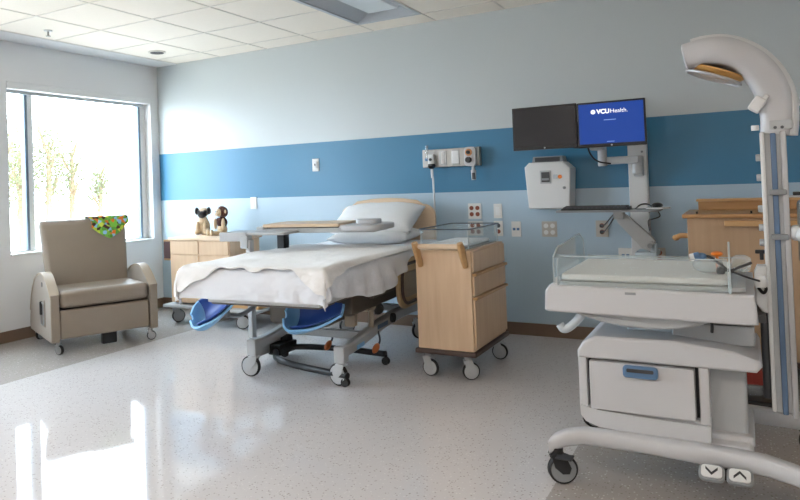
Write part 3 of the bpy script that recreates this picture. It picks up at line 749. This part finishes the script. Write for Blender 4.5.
for xx in (3.768, 4.075):
    secs = []
    for (yy, zz, r_) in catmull([V((-1.40, .72, .02)), V((-1.43, .77, .023)), V((-1.465, .84, .025)), V((-1.49, .878, .02))], 4):
        secs.append([V((xx+r_*.9*cos(q*pi/5), yy+r_*sin(q*pi/5)*1.2, zz+r_*sin(q*pi/5)*.35)) for q in range(10)])
    b = MB(); b.sweep(secs); b.build('handle_bracket', 'maple_edge', ct)
MB().tube([(3.77, -1.468, .853), (4.07, -1.468, .853)], .017, 14).build('push_handle', 'maple_x', ct)
tub = thing('bassinet_tub', 'clear acrylic baby tub with dark rim on the maple cart', 'bassinet', (3.885, -1.07, .822))
bx0, bx1, by0, by1, z0, z1 = 3.745, 4.095, -1.37, -.76, .828, .955
b = MB(); b.prism(rrect(bx0+.01, bx1-.01, by0+.01, by1-.01, .03), 'z', z0, z0+.004)
secs_o = lambda g, z: [V((p[0], p[1], z)) for p in rrect(bx0-g, bx1+g, by0-g, by1+g, .04)]
b.sweep([secs_o(-.01, z0+.001), secs_o(0.0, z1)], False)
b.build('tub', glassy('tub_acrylic', '#EEF3F5', .13), tub)
ring = [V((p[0], p[1], z1)) for p in rrect(bx0-.005, bx1+.005, by0-.005, by1+.005, .04)]
MB().tube(ring+[ring[0]], .0045, 6).build('rim', mat('dark_grey_rim', '#4E5A66', .4, var=.05), tub)
for cx_, cy_ in ((bx0+.012, by0+.012), (bx1-.012, by0+.012), (bx0+.012, by1-.012), (bx1-.012, by1-.012)):
    MB().tube([(cx_, cy_, z0+.002), (cx_, cy_, z1)], .004, 6).build('tub_corner', 'acrylic_edge', tub)
b = MB(); b.box(3.79, 4.05, -1.28, -.84, .836, .858, .01)
tag(b.build('folded_baby_linen', 'pillow'), 'white folded linen inside the clear bassinet tub', 'linen')

# ---------------------------------------------------------------- left bedside cabinet
cb = thing('bedside_cabinet', 'pale maple wheeled cabinet under the window corner with plush toys on top', 'cabinet', (1.15, -.45, 0))
MB().box(.79, 1.53, -.66, -.22, .20, .795, .004).build('body', 'maple', cb)
MB().prism(rrect(.77, 1.56, -.68, -.2, .02), 'z', .795, .822, .006).build('top', 'maple_x', cb)
MB().box(.80, 1.155, -.672, -.66, .665, .788, .003).build('drawer_front', 'maple', cb)
MB().box(1.165, 1.52, -.672, -.66, .665, .788, .003).build('drawer_front', 'maple', cb)
MB().box(.80, 1.155, -.672, -.66, .21, .655, .003).build('cupboard_door', 'maple', cb)
MB().box(1.165, 1.52, -.672, -.66, .21, .655, .003).build('cupboard_door', 'maple', cb)
MB().box(.72, 1.86, -.72, -.15, .155, .185, .01).build('base_plate', 'grey_pl', cb)
MB().box(1.53, 1.84, -.66, -.2, .185, .255, .006).build('base_shelf', 'maple_edge', cb)
s = MB(); xa, xb, ya, yb, za, zb = .70, .79, -.66, -.40, .60, .80
s.box(xa, xb, ya, ya+.012, za, zb, .002); s.box(xa, xb, yb-.012, yb, za, zb, .002)
s.box(xa, xb, ya, yb, zb-.012, zb, .002); s.box(xa, xb, ya, yb, za, za+.012, .002)
s.build('side_bin', 'maple_edge', cb)
MB().box(xa+.004, xb-.002, ya-.004, ya+.0, za+.018, zb-.016, .001).build('bin_lining', 'maroon', cb)
for x_, y_, ya_ in ((.80, -.62, .2), (1.63, -.66, -.1), (1.72, -.24, .2), (.83, -.25, .4)):
    caster(cb, x_, y_, r=.062, top=.158, yaw=ya_, w=.04)

# plush toys
pug = thing('plush_pug', 'cream plush pug dog with black face sitting on the cabinet', 'plush toy', (.925, -.33, .8225), R(20))
def P_(root, name, m, *balls, tr=Matrix.Scale(1.12, 4)):
    b = MB()
    for c, r_ in balls: b.ball(c, r_, 10)
    return b.build(name, m, root, local=True, ang=80, tr=tr)
P_(pug, 'body', 'fur_tan', ((0, 0, .075), (.058, .052, .078)), ((0, -.01, .12), (.045, .042, .05)), ((-.04, -.04, .03), (.03, .05, .028)), ((.04, -.04, .03), (.03, .05, .028)), ((-.035, -.055, .07), (.017, .02, .055)), ((.035, -.055, .07), (.017, .02, .055)), ((0, .0, .20), (.048, .045, .044)), ((0, .06, .04), (.018, .03, .018)))
h = P_(pug, 'face_mask', 'fur_black', ((0, -.034, .182), (.042, .028, .032)), ((-.026, -.03, .205), (.018, .016, .016)), ((.026, -.03, .205), (.018, .016, .016)))
P_(pug, 'ear', 'fur_black', ((-.056, -.012, .213), (.02, .02, .034))); P_(pug, 'ear', 'fur_black', ((.056, -.012, .213), (.02, .02, .034)))
mk = thing('plush_monkey', 'brown and cream plush monkey in dark shirt on the cabinet', 'plush toy', (1.165, -.33, .822), R(-20))
P_(mk, 'body', 'fur_tan', ((0, 0, .05), (.045, .045, .05)), ((-.05, -.04, .10), (.016, .018, .05)), ((.055, -.02, .10), (.016, .018, .05)), ((-.035, -.07, .02), (.02, .055, .02)), ((.035, -.07, .02), (.02, .055, .02)), ((-.035, -.125, .028), (.022, .015, .028)), ((.035, -.125, .028), (.022, .015, .028)))
P_(mk, 'shirt', 'shirt', ((0, 0, .11), (.052, .045, .05)), ((-.045, -.01, .13), (.02, .022, .022)), ((.045, -.01, .13), (.02, .022, .022)))
P_(mk, 'head', 'fur_brown', ((0, .008, .20), (.048, .048, .05)), ((0, .0, .235), (.03, .03, .02)))
P_(mk, 'face', 'fur_tan', ((0, -.03, .197), (.034, .024, .036)), ((0, -.045, .183), (.026, .022, .018)))
P_(mk, 'ear', 'fur_tan', ((-.054, .005, .205), (.014, .008, .017))); P_(mk, 'ear', 'fur_tan', ((.054, .005, .205), (.014, .008, .017)))
P_(mk, 'eye', 'black', ((-.012, -.052, .207), (.004, .004, .005))); P_(mk, 'eye', 'black', ((.012, -.052, .207), (.004, .004, .005)))

# ---------------------------------------------------------------- recliner (local: front -y)
RC = (.665, -1.475, 0); RR = R(66)
rc = thing('recliner_chair', 'taupe vinyl reclining armchair on small casters in front of the window', 'armchair', RC, RR)
K = dict(root=rc, local=True)
side = [(-.40, .10), (-.40, .47)] + [(-.40+.05*k, .47+.16*sin(min(1, k/6)*pi/2)) for k in range(1, 7)] + [(-.03, .625), (.08, .60), (.18, .555), (.27, .48), (.34, .39), (.39, .28), (.42, .17), (.40, .10)]
for sx in (-1, 1):
    a0, a1 = (sx*.397-.034, sx*.397+.034)
    p = MB().prism(side, 'x', a0, a1, .012, 3).build('arm_panel', 'vinyl_side', **K)
    capo = side[1:14]; capi = [(y_, z_-.004) for y_, z_ in capo]
    cp = MB(); pts_ = [(y_*1.0, z_+.008) for y_, z_ in capo] + [(y_, z_-.012) for y_, z_ in capo[::-1]]
    cp.prism(pts_, 'x', a0-.004, a1+.004, .004); c_ = cp.build('arm_cap', 'armcap', **K)
    fp = MB().box(a0+.002, a1-.002, -.412, -.398, .11, .48, .006).build('front_facing', 'vinyl', **K)
MB().box(-.36, .36, -.41, .18, .36, .50, .045, 5).build('seat_cushion', 'vinyl', **K)
MB().box(-.36, .36, -.405, -.36, .12, .35, .018, 4).build('footrest_panel', 'vinyl', **K)
MB().box(-.34, .34, -.34, .28, .16, .34, .01).build('frame', 'dark_pl', **K)
# backrest: tilted tapered cushion
secs = []
for z_, hw, y_, th in ((.42, .33, .10, .05), (.48, .335, .12, .07), (.70, .35, .18, .075), (.90, .365, .235, .07), (1.0, .37, .262, .06), (1.035, .365, .272, .045), (1.05, .35, .277, .02)):
    secs.append([V((p[0], y_+p[1], z_)) for p in rrect(-hw, hw, -th, th, min(th*.95, .045), 4)])
MB().sweep(secs).build('backrest', 'vinyl', **K, ang=50)
MB().box(-.02, .10, -.34, -.28, .02, .14, .01).build('footrest_linkage', 'black', **K)
for sx in (-1, 1):
    caster(rc, sx*.37, -.36, r=.038, top=.105, yaw=-.4+sx*.5, w=.026, local=True, fork='steel', hub='steel')
    caster(rc, sx*.37, .38, r=.042, top=.105, yaw=.3-sx*.5, w=.026, local=True, fork='steel', hub='steel')
# side lever on the chair's right-hand panel (facing the camera's left)
MB().prism(rrect(-.22, -.11, .20, .42, .02), 'x', -.438, -.429, .002).build('lever_plate', 'vinyl_side', **K)
rg = [V((-.445, p[0], p[1])) for p in rrect(-.21, -.12, .22, .40, .025)]
MB().tube(rg+[rg[0]], .006, 8).build('lever_loop', 'steel', **K)
MB().box(-.462, -.438, -.175, -.14, .30, .41, .008).build('lever_handle', 'black', **K)
MB().cyl((-.430, -.12, .54), (-.434, -.12, .54), .02, n=18).build('vent_hole', 'dark_pl', **K)
# patterned cloth over top corner
def pat():
    m = bpy.data.materials.new('colourful_print'); m.use_nodes = True; nt = m.node_tree; b = nt.nodes['Principled BSDF']
    tc = nt.nodes.new('ShaderNodeTexCoord'); v = nt.nodes.new('ShaderNodeTexVoronoi'); v.inputs['Scale'].default_value = 34
    nt.links.new(tc.outputs['Object'], v.inputs['Vector'])
    s = nt.nodes.new('ShaderNodeSeparateColor'); nt.links.new(v.outputs['Color'], s.inputs[0])
    r = nt.nodes.new('ShaderNodeValToRGB'); r.color_ramp.interpolation = 'CONSTANT'
    cols = ['#79B843', '#5F9A3C', '#8FBFE0', '#E2792A', '#7CBB4A', '#4C3426', '#C7D64E']
    while len(r.color_ramp.elements) < len(cols): r.color_ramp.elements.new(.5)
    for i, c in enumerate(cols): r.color_ramp.elements[i].position = i/len(cols); r.color_ramp.elements[i].color = lin(c)
    nt.links.new(s.outputs[0], r.inputs[0]); nt.links.new(r.outputs[0], b.inputs['Base Color']); b.inputs['Roughness'].default_value = .9
    return m
M['print'] = pat()
def clothf(u, v):
    x = .04+.34*u + .015*sin(v*9); drop = (.145 + .05*sin(u*pi*1.1) - .10*abs(u-.45)*1.3)*1.0
    s = v*(.13+drop+.10)
    if s < .13: y, z = .36 - s*.0, .93+s*1.0
    if s < .13: return V((x, .352-.03*(s/.13), .93+s+.006*sin(u*20)))
    s2 = s-.13
    if s2 < .10: q = s2/.10*pi; return V((x, .27+.055*cos(q), 1.056+.008*sin(q)+.002*sin(u*22)))
    s3 = s2-.10; return V((x+.03*s3, .212-.31*s3-.012*(1+sin(u*17+2))*min(1, s3*12), 1.056-s3))
c_ = MB().grid(clothf, 30, 40, .003).build('patterned_cloth', 'print', ang=80)
c_.location = RC; c_.rotation_euler = (0, 0, RR)
tag(c_, 'green and orange patterned cloth draped over the top of the armchair', 'cloth')

# ---------------------------------------------------------------- infant warmer
W = thing('infant_warmer', 'large pale infant radiant warmer with curved heater head and wheeled base', 'infant warmer', (5.27, -2.25, 0))
def leg_(y0, sgn, name):
    b = MB(); secs = []
    for x_, dy, z_, hh, hw in ((4.868, -.05, .15, .032, .03), (4.885, -.045, .165, .036, .036), (4.93, -.03, .187, .034, .04), (5.0, -.008, .198, .032, .04), (5.2, 0, .196, .032, .04), (5.45, 0, .192, .036, .04), (5.55, -.002, .190, .036, .04), (5.64, -.008, .186, .035, .04), (5.72, -.03, .176, .034, .04), (5.80, -.06, .162, .034, .038), (5.86, -.08, .15, .03, .032)):
        yc = y0+sgn*dy*-1 if False else y0+(dy if sgn < 0 else -dy)
        secs.append([V((x_, yc+hw*cos(q*pi/6)*(1.1 if q % 3 else 1), z_+hh*sin(q*pi/6))) if False else V((x_, yc+hw*max(-.85, min(.85, 1.3*cos(q*pi/6))), z_+hh*max(-.9, min(.9, 1.35*sin(q*pi/6))))) for q in range(12)])
    b.sweep(secs); return b.build(name, 'warm_pl', W, ang=50)
leg_(-2.55, -1, 'base_leg'); leg_(-1.98, 1, 'base_leg')
MB().box(5.44, 5.60, -2.53, -1.97, .16, .225, .02, 3).build('base_crossbar', 'warm_pl', W)
for x_, y_, ya in ((4.895, -2.60, .25), (4.895, -1.90, .6), (5.81, -2.65, .3), (5.81, -1.85, .6)):
    caster(W, x_, y_, r=.06, top=.15 if x_ < 5 else .14, yaw=ya, w=.034, fork='rubber', hub='midgrey_pl')
MB().box(4.90, 4.965, -2.655, -2.60, .118, .126, .003).build('brake_lever', 'dark_pl', W)
MB().box(5.452, 5.585, -2.42, -2.10, .20, .50, .014, 3).build('pedestal', 'grey_pl', W)
MB().box(5.43, 5.605, -2.46, -2.07, .205, .245, .012, 3).build('pedestal_collar', 'warm_pl', W)
# drawer housing
hp = [(4.975, .30), (4.975, .535), (5.0, .575), (5.05, .597), (5.35, .60), (5.55, .575), (5.63, .55), (5.64, .53), (5.62, .515), (5.44, .515), (5.44, .30)]
hh = MB(); hh.prism([(4.975, .535), (5.0, .575), (5.05, .60), (5.35, .603), (5.55, .58), (5.63, .55), (5.64, .53), (5.62, .505), (4.975, .505)], 'y', -2.52, -1.99, .014, 3)
hh.box(4.975, 5.01, -2.51, -2.0, .295, .515, .008); hh.box(5.425, 5.462, -2.51, -2.0, .285, .515, .008); hh.box(4.98, 5.45, -2.03, -2.0, .29, .51, .004); hh.box(4.98, 5.45, -2.50, -2.0, .285, .30, .003)
hh.build('drawer_housing', 'warm_pl', W)
MB().box(5.01, 5.425, -2.47, -2.02, .30, .505).build('drawer_cavity', 'dark_pl', W)
dr = MB().box(5.022, 5.412, -2.525, -2.46, .30, .498, .006).build('drawer', 'warm_pl', W)
hd = MB(); hd.prism(rrect(5.155, 5.285, .448, .497, .014), 'y', -2.545, -2.524, .006, 3); h1 = hd.build('drawer_handle', 'blue_mid', W); h1.parent = dr
h2 = MB().prism(rrect(5.17, 5.27, .472, .486, .005), 'y', -2.548, -2.545).build('handle_recess', 'dark_pl', W); h2.parent = dr
bs = MB(); secs = []
for x_, z_, h_ in ((4.98, .29, .02), (5.0, .275, .03), (5.05, .262, .035), (5.2, .255, .035), (5.44, .25, .035), (5.46, .25, .035)):
    secs.append([V((x_, -2.52, z_-h_)), V((x_, -2.0, z_-h_)), V((x_, -2.0, z_+h_)), V((x_, -2.52, z_+h_))])
bs.sweep(secs).build('lower_shelf', 'warm_pl', W, ang=20)
MB().box(5.15, 5.33, -2.35, -2.12, .59, .72, .01).build('lift_column', mat('pale_blue_grey_plastic', '#BCC8CE', .4, var=.02), W)
MB().box(5.33, 5.62, -2.40, -2.10, .575, .655, .01).build('module_box', 'grey_pl', W)
MB().box(5.28, 5.66, -2.42, -2.08, .675, .705, .006).build('tilt_bar', 'dark_pl', W)
MB().tube([(5.475, -2.43, .68), (5.477, -2.44, .655), (5.475, -2.43, .63)], .006, 8, 4).build('hook', 'dark_pl', W)
# platform: front apron etc.
pf = MB(); PY0, PY1, PX0, PX1 = -2.60, -1.93, 4.872, 5.636
pf.prism([(PX0-.004, .712), (PX0, .79), (PX0+.018, .815), (PX1-.012, .808), (PX1-.003, .70), (PX1-.03, .695), (PX0+.01, .705)], 'y', PY0, PY1, .012, 3)
pf.build('platform', 'warm_pl', W)
bl_ = []
ub = MB()
ub.prism([(4.95, .71), (5.0, .69), (5.08, .668), (5.16, .655), (5.25, .65), (5.34, .655), (5.42, .67), (5.5, .70)], 'y', PY0+.04, PY1-.05, .012, 3); ub.build('platform_underbody', 'grey_pl', W)
MB().box(5.185, 5.225, PY0-.004, PY0+.004, .79, .80, .001).build('latch_mark', 'midgrey_pl', W)
MB().tube([(5.02, -2.52, .71), (4.985, -2.53, .665), (4.955, -2.54, .635), (4.93, -2.545, .625), (4.915, -2.545, .645)], .017, 12, 6).build('side_handle', mat('pale_handle', '#BFCAD1', .35, var=.02), W)
MB().prism(rrect(PX0+.05, PX1-.04, PY0+.03, PY1-.03, .03), 'z', .81, .828, .004).build('platform_rim', 'grey_pl', W)
mt_ = MB().prism(rrect(PX0+.055, PX1-.09, PY0+.045, PY1-.04, .035), 'z', .829, .858, .01, 3).build('infant_mattress', mat('mattress_sheet', '#DAD9D6', .7, var=.03, bump=.2, bscale=30))
tag(mt_, 'thin pale infant mattress lying on the warmer platform', 'mattress')
# clear panels with rounded tops
def panel(pts3, name='side_panel'):
    pass
gp = MB(); zt_ = .935
gp.prism([(4.925, .80), (4.925, .925), (4.94, zt_), (5.54, .925), (5.545, .80)], 'y', PY0+.012, PY0+.017); gf = gp.build('front_panel', 'acrylic', W)
e = MB().tube([(4.925, PY0+.0145, .80), (4.925, PY0+.0145, .925), (4.94, PY0+.0145, zt_), (5.54, PY0+.0145, .932), (5.545, PY0+.0145, .80)], .003, 6).build('panel_edge', 'acrylic_edge', W); e.parent = gf
gb = MB().prism([(4.925, .80), (4.925, .87), (5.60, .87), (5.605, .80)], 'y', PY1-.017, PY1-.012).build('rear_panel', 'acrylic', W)
e = MB().tube([(4.925, PY1-.0145, .80), (4.925, PY1-.0145, .87), (5.60, PY1-.0145, .87), (5.605, PY1-.0145, .80)], .003, 6).build('panel_edge', 'acrylic_edge', W); e.parent = gb
ends = [(PY0+.02, .82), (PY0+.02, .93), (PY0+.10, .965), (PY1-.12, .985), (PY1-.03, .95), (PY1-.02, .82)]
ge = MB().prism(ends, 'x', 4.905, 4.91).build('end_panel', 'acrylic', W)
e = MB().tube([(4.9075, y_, z_) for y_, z_ in ends], .003, 6).build('panel_edge', 'acrylic_edge', W); e.parent = ge
MB().box(4.90, 4.915, PY0+.06, PY0+.10, .805, .84, .004).build('panel_hinge', 'white_pl', W)
MB().box(5.545, 5.552, PY0+.012, PY0+.02, .80, 1.0, .002).build('corner_post', 'acrylic_edge', W)
# column
col = MB(); col.box(5.672, 5.752, -2.30, -2.19, .30, 1.415, .012, 3); col.build('column', 'grey_pl', W)
MB().box(5.668, 5.684, -2.315, -2.29, .31, 1.41, .005).build('column_rail', 'white_pl', W)
MB().box(5.736, 5.757, -2.315, -2.29, .29, 1.41, .005).build('column_rail', 'silver', W)
MB().box(5.703, 5.723, -2.31, -2.295, .30, 1.405, .004).build('blue_insert', 'blue_rail', W)
for z_ in (1.16, .985): 
    MB().box(5.692, 5.75, -2.325, -2.30, z_, z_+.022, .004).build('cable_clip', 'midgrey_pl', W)
for z_ in (1.31, 1.23, 1.105, 1.03, .97):
    MB().cyl((5.672, -2.27, z_), (5.652, -2.27, z_), .014, n=16, bev=.003).build('connector', 'grey_pl', W)
MB().box(5.635, 5.672, -2.275, -2.255, .925, .94, .003).box(5.650, 5.664, -2.275, -2.255, .90, .935, .003).build('probe_socket', 'black', W)
MB().box(5.70, 5.78, -2.31, -2.29, 1.415, 1.455, .006).build('control_label', 'grey_pl', W)
for x_ in (5.722, 5.745): MB().cyl((x_, -2.309, 1.425), (x_, -2.314, 1.425), .006, n=12).build('indicator', 'dark_pl', W)
# heater head: swept arch
spine = catmull([V((5.722, 0, 1.40)), V((5.73, 0, 1.48)), V((5.722, 0, 1.565)), V((5.69, 0, 1.64)), V((5.64, 0, 1.70)), V((5.57, 0, 1.742)), V((5.50, 0, 1.752)), V((5.44, 0, 1.742)), V((5.412, 0, 1.737))], 4)
secs = []; N = len(spine)
for i, p in enumerate(spine):
    t_ = i/(N-1); tan = (spine[min(i+1, N-1)]-spine[max(i-1, 0)]).normalized(); nn = V((tan.z, 0, -tan.x))   # outward? 
    th = (.050+.012*min(1, t_*4)) - .014*max(0, t_-.25) if t_ < .97 else .038
    hw = .058 + .085*min(1, max(0, (t_-.2)/.45)) if t_ < .97 else .12
    secs.append([V((p.x, -2.25, p.z)) + nn*(th*max(-1, min(1, 1.25*cos(q*pi/8)))) + V((0, hw*max(-1, min(1, 1.2*sin(q*pi/8))), 0)) for q in range(16)])
MB().sweep(secs).build('heater_arch', 'warm_pl', W, ang=55)
# raised spine on top of arch
secs = []
for i, p in enumerate(spine[:int(N*.86)]):
    tan = (spine[min(i+1, N-1)]-spine[max(i-1, 0)]).normalized(); nn = V((-tan.z, 0, tan.x)) * (1 if True else 1)
    if nn.x < 0 and i < 4: nn = -nn
    nn = V((tan.z, 0, -tan.x)) if V((tan.z, 0, -tan.x)).dot(p-V((5.55, 0, 1.4))) > 0 else -V((tan.z, 0, -tan.x))
    cpt = V((p.x, -2.25, p.z))+nn*.058; w2 = .045
    secs.append([cpt+nn*(.02*sin(q*pi/6)) + V((0, w2*cos(q*pi/6)*1.1, 0)) for q in range(12)])
MB().sweep(secs).build('arch_spine', 'white_pl', W, ang=60)
hm = Matrix.Translation((5.522, -2.25, 1.668)) @ Matrix.Rotation(R(22), 4, 'Y')
MB().lathe([(0, -.012), (.085, -.012), (.10, -.005), (.112, .006), (.112, .012), (0, .012)], n=32, mtx=Matrix.Diagonal((1, 1.05, 1, 1)), c=(0, 0, 0)).build('heater_reflector', 'gold', W, tr=hm)
gr = MB()
for k in range(-2, 3): gr.tube([(-.1*cos(k*.5), k*.038, -.021), (.1*cos(k*.5), k*.038, -.021)], .0018, 6)
ringp = [V((.104*cos(q*pi/16), .108*sin(q*pi/16), -.018)) for q in range(33)]; gr.tube(ringp, .006, 8)
gr.build('heater_grille', 'silver', W, tr=hm)
MB().box(-.022, .022, -.03, .03, -.03, .03, .008, 3).box(.0, .02, -.02, .02, .02, .05, .006).build('exam_lamp', 'white_pl', W, tr=Matrix.Translation((5.665, -2.31, 1.52)) @ Matrix.Rotation(R(35), 4, 'Y'))
MB().cyl((5.655, -2.27, 1.44), (5.655, -2.27, 1.42), .014).build('lamp_knob', 'white_pl', W)
# right-hand gas module
MB().box(5.785, 5.98, -2.34, -2.20, .88, 1.14, .02, 3).build('gas_module', 'midgrey_pl', W)
MB().box(5.755, 5.90, -2.32, -2.24, .98, 1.04, .02, 3).ball((5.80, -2.35, 1.01), (.03, .04, .03)).build('module_bracket', 'white_pl', W)
MB().box(5.772, 5.99, -2.27, -2.25, 1.155, 1.17, .003).build('shelf_arm', 'black', W)
MB().box(5.735, 5.99, -2.27, -2.23, 1.148, 1.156, .003).build('shelf_bracket', 'silver', W)
MB().prism([(5.628, .74), (5.628, .86), (5.64, .885), (5.67, .885), (5.67, .70), (5.65, .70)], 'y', -2.34, -2.27, .01).build('hinge_block', 'white_pl', W)
MB().lathe([(0, .0), (.022, 0), (.024, .03), (.015, .045), (0, .05)], (5.648, -2.36, .805)).build('suction_valve', 'white_pl', W)
MB().tube([(5.64, -2.36, .80), (5.655, -2.38, .785), (5.665, -2.37, .80), (5.655, -2.36, .82)], .006, 8, 5).build('valve_tube', 'black', W)
MB().cyl((5.655, -2.30, .74), (5.655, -2.30, .36), .014, n=14).build('cable_conduit', 'dark_pl', W)
# pedals
for i, x_ in enumerate((5.462, 5.552)):
    p = MB().prism(rrect(x_-.043, x_+.043, -2.685, -2.615, .02), 'z', .115, .13, .005).build('height_pedal', 'midgrey_pl', W, tr=Matrix.Translation((x_, -2.64, .158)) @ Matrix.Rotation(R(30), 4, 'X') @ Matrix.Translation((-x_, 2.65, -.122)))
    q = MB().prism(rrect(x_-.034, x_+.034, -2.677, -2.623, .014), 'z', .13, .134, .001).build('pedal_pad', 'white_pl', W, tr=Matrix.Translation((x_, -2.64, .158)) @ Matrix.Rotation(R(30), 4, 'X') @ Matrix.Translation((-x_, 2.65, -.122))); q.parent = p
    s = 1 if i == 0 else -1
    ar = MB().prism([(x_-.02, -2.655+s*.012), (x_, -2.655-s*.012), (x_+.02, -2.655+s*.012), (x_+.02, -2.644+s*.012), (x_, -2.644-s*.012), (x_-.02, -2.644+s*.012)], 'z', .134, .136).build('pedal_arrow', 'dark_pl', W, tr=Matrix.Translation((x_, -2.64, .158)) @ Matrix.Rotation(R(30), 4, 'X') @ Matrix.Translation((-x_, 2.65, -.122))); ar.parent = p
MB().box(5.45, 5.57, -2.63, -2.30, .135, .15, .004).build('pedal_bracket', 'dark_pl', W)

# resuscitation mask, tubes on the mattress
rb = thing('resuscitation_bag', 'clear infant breathing bag and mask with blue cap on the warmer mattress', 'breathing bag', (5.47, -2.40, .86))
MB().ball((5.47, -2.40, .892), (.055, .045, .033), 14).build('bag', 'soft_clear', rb)
MB().cyl((5.425, -2.43, .925), (5.445, -2.43, .93), .016, n=18, bev=.003).ball((5.45, -2.43, .928), (.02, .015, .014)).build('valve_cap', 'blue_mid', rb)
MB().cyl((5.41, -2.43, .922), (5.425, -2.43, .926), .014, n=18).build('mask_port', 'white_pl', rb)
MB().box(5.50, 5.53, -2.44, -2.40, .86, .885, .006).build('elbow', 'dark_pl', rb)
hs = MB(); hs.tube([(5.455, -2.43, .93), (5.48, -2.43, .925), (5.51, -2.42, .90), (5.545, -2.41, .872), (5.58, -2.40, .885), (5.62, -2.38, .90)], .0055, 8, 6)
hs.tube([(5.52, -2.42, .875), (5.56, -2.42, .866), (5.60, -2.42, .85), (5.645, -2.38, .83)], .004, 8, 6)
tag(hs.build('breathing_hose', 'dark_pl'), 'thin grey hoses running from the breathing bag to the warmer column', 'hose')
tag(MB().ball((5.50, -2.30, .925), (.022, .03, .010), 10).cyl((5.50, -2.30, .862), (5.50, -2.30, .925), .006).build('temperature_probe', 'orange'), 'orange oval tag standing behind the breathing bag', 'probe')
sb = MB(); sb.lathe([(0, 0), (.028, 0), (.034, .02), (.034, .05), (.02, .062), (.0, .064)], (5.585, -2.33, .862)); tag(sb.build('suction_bottle', 'soft_clear'), 'small clear bottle between the mattress and the warmer column', 'bottle')

# ---------------------------------------------------------------- second wooden cabinet behind the warmer
c2 = thing('wooden_cabinet', 'honey coloured wooden cart with raised tray top behind the infant warmer', 'cabinet', (5.70, -.6, 0))
MB().box(5.30, 6.15, -.85, -.30, .16, .985, .006).build('body', 'honey_z', c2)
MB().box(5.275, 6.17, -.87, -.28, .985, 1.01, .006).build('top', 'honey', c2)
MB().box(5.34, 6.13, -.36, -.32, 1.01, 1.075, .006).build('back_rail', 'honey', c2)
MB().box(5.33, 6.15, -.40, -.31, 1.068, 1.085, .005).build('rail_cap', 'maple_edge', c2)
MB().box(5.50, 6.1, -.90, -.85, .938, .972, .004).build('drawer_lip', 'maple_edge', c2)
for x_ in (5.355, 5.64): MB().cyl((x_, -.83, 1.01), (x_, -.83, 1.025), .006, n=10).build('peg', 'black', c2)
MB().tube([(5.30, -.80, .875), (5.26, -.80, .875), (5.235, -.80, .865)], [.016]*9, 12, 4).ball((5.232, -.80, .862), (.022, .02, .018)).build('side_handle', 'honey', c2)
MB().box(5.28, 6.17, -.87, -.28, .13, .162, .006).build('base_bumper', 'brown_edge', c2)
for x_, y_ in ((5.34, -.80), (6.1, -.80), (5.34, -.35), (6.1, -.35)): caster(c2, x_, y_, r=.05, top=.132, yaw=.3, w=.028, fork='rubber', hub='dark_pl')
t = thing('suction_canister', 'dark red lidded clear canister on the floor behind the warmer pedestal', 'canister', (5.60, -1.25, 0))
MB().lathe([(0, .0), (.05, 0), (.055, .10), (.058, .13), (0, .13)], (5.60, -1.25, 0)).build('canister', 'soft_clear', t)
MB().box(5.545, 5.655, -1.30, -1.20, .131, .21, .008).build('lid', 'red', t)
MB().box(5.50, 5.80, -1.40, -1.12, .012, .075, .02, 3).build('stand_base', 'black', t)

# ---------------------------------------------------------------- outside
struct(MB().box(-60, -.5, -40, 50, -.6, -.5).build('ground_outside', mat('dry_pale_grass', '#C4BDB2', .9, var=.08, scale=.5)))
M['leaf'] = mat('pale_foliage', '#636549', .9, var=.25, scale=2)
M['bark'] = mat('bark', '#7A6650', .9, var=.2)
def tree(x, y, h, w, lab):
    t = thing('tree', lab, 'tree', (x, y, -.5), group='trees outside the window')
    b = MB(); b.tube([(x, y, -.5), (x+.1, y, h*.4), (x, y+.1, h*.8)], [.12-.005*i for i in range(17)], 8, 8)
    for k in range(5):
        q = random.random()*6.28; b.tube([(x+.05, y, h*(.3+.1*k)), (x+cos(q)*w*.3, y+sin(q)*w*.3, h*(.5+.1*k))], .04, 6)
    b.build('trunk', 'bark', t)
    f = bmesh.new()
    for k in range(2600):
        d = V((random.gauss(0, 1), random.gauss(0, 1), random.gauss(0, 1))).normalized()*(random.random()**.4)
        c = V((x+d.x*w*.5, y+d.y*w*.5, h*.62+d.z*h*.42)); u = V((random.gauss(0, 1), random.gauss(0, 1), random.gauss(0, 1))).normalized(); s_ = .04
        v_ = u.orthogonal().normalized()
        vs = [f.verts.new(c+u*s_), f.verts.new(c+v_*s_*.5), f.verts.new(c-u*s_), f.verts.new(c-v_*s_*.5)]; f.faces.new(vs)
    m_ = MB(); m_.bm.free(); m_.bm = f; m_.build('foliage', 'leaf', t)
spots = [(-11.6, 5.5, 3.5, 1.3), (-13.2, 7.1, 3.3, 1.3), (-11.8, 7.05, 3.6, 1.0), (-12.8, 8.6, 3.3, 1.1), (-15.5, 11.9, 2.6, .9)]
labs = ['leafy pale tree seen through the narrow left pane', 'slender pale tree seen just right of the first window mullion', 'bushy pale tree in the left part of the large pane', 'low pale tree right of the bushy one through the large pane', 'small faint tree toward the right of the large pane']
for s, l in zip(spots, labs): tree(*s, l)

# ---------------------------------------------------------------- light
wd = bpy.data.worlds.new('sky'); bpy.context.scene.world = wd; wd.use_nodes = True
bg = wd.node_tree.nodes['Background']; bg.inputs[0].default_value = (.77, .89, 1, 1); bg.inputs[1].default_value = 14.5
sun = bpy.data.lights.new('sun', 'SUN'); sun.energy = 5; sun.angle = R(1); sun.color = (1, .95, .86)
so_ = bpy.data.objects.new('sun', sun); C.objects.link(so_); so_.rotation_euler = (R(20), R(42), 0)
sc = bpy.context.scene
sc.view_settings.view_transform = 'Standard'; sc.view_settings.look = 'None'; sc.view_settings.gamma = 1; sc.view_settings.exposure = .13
sc.view_settings.use_curve_mapping = False
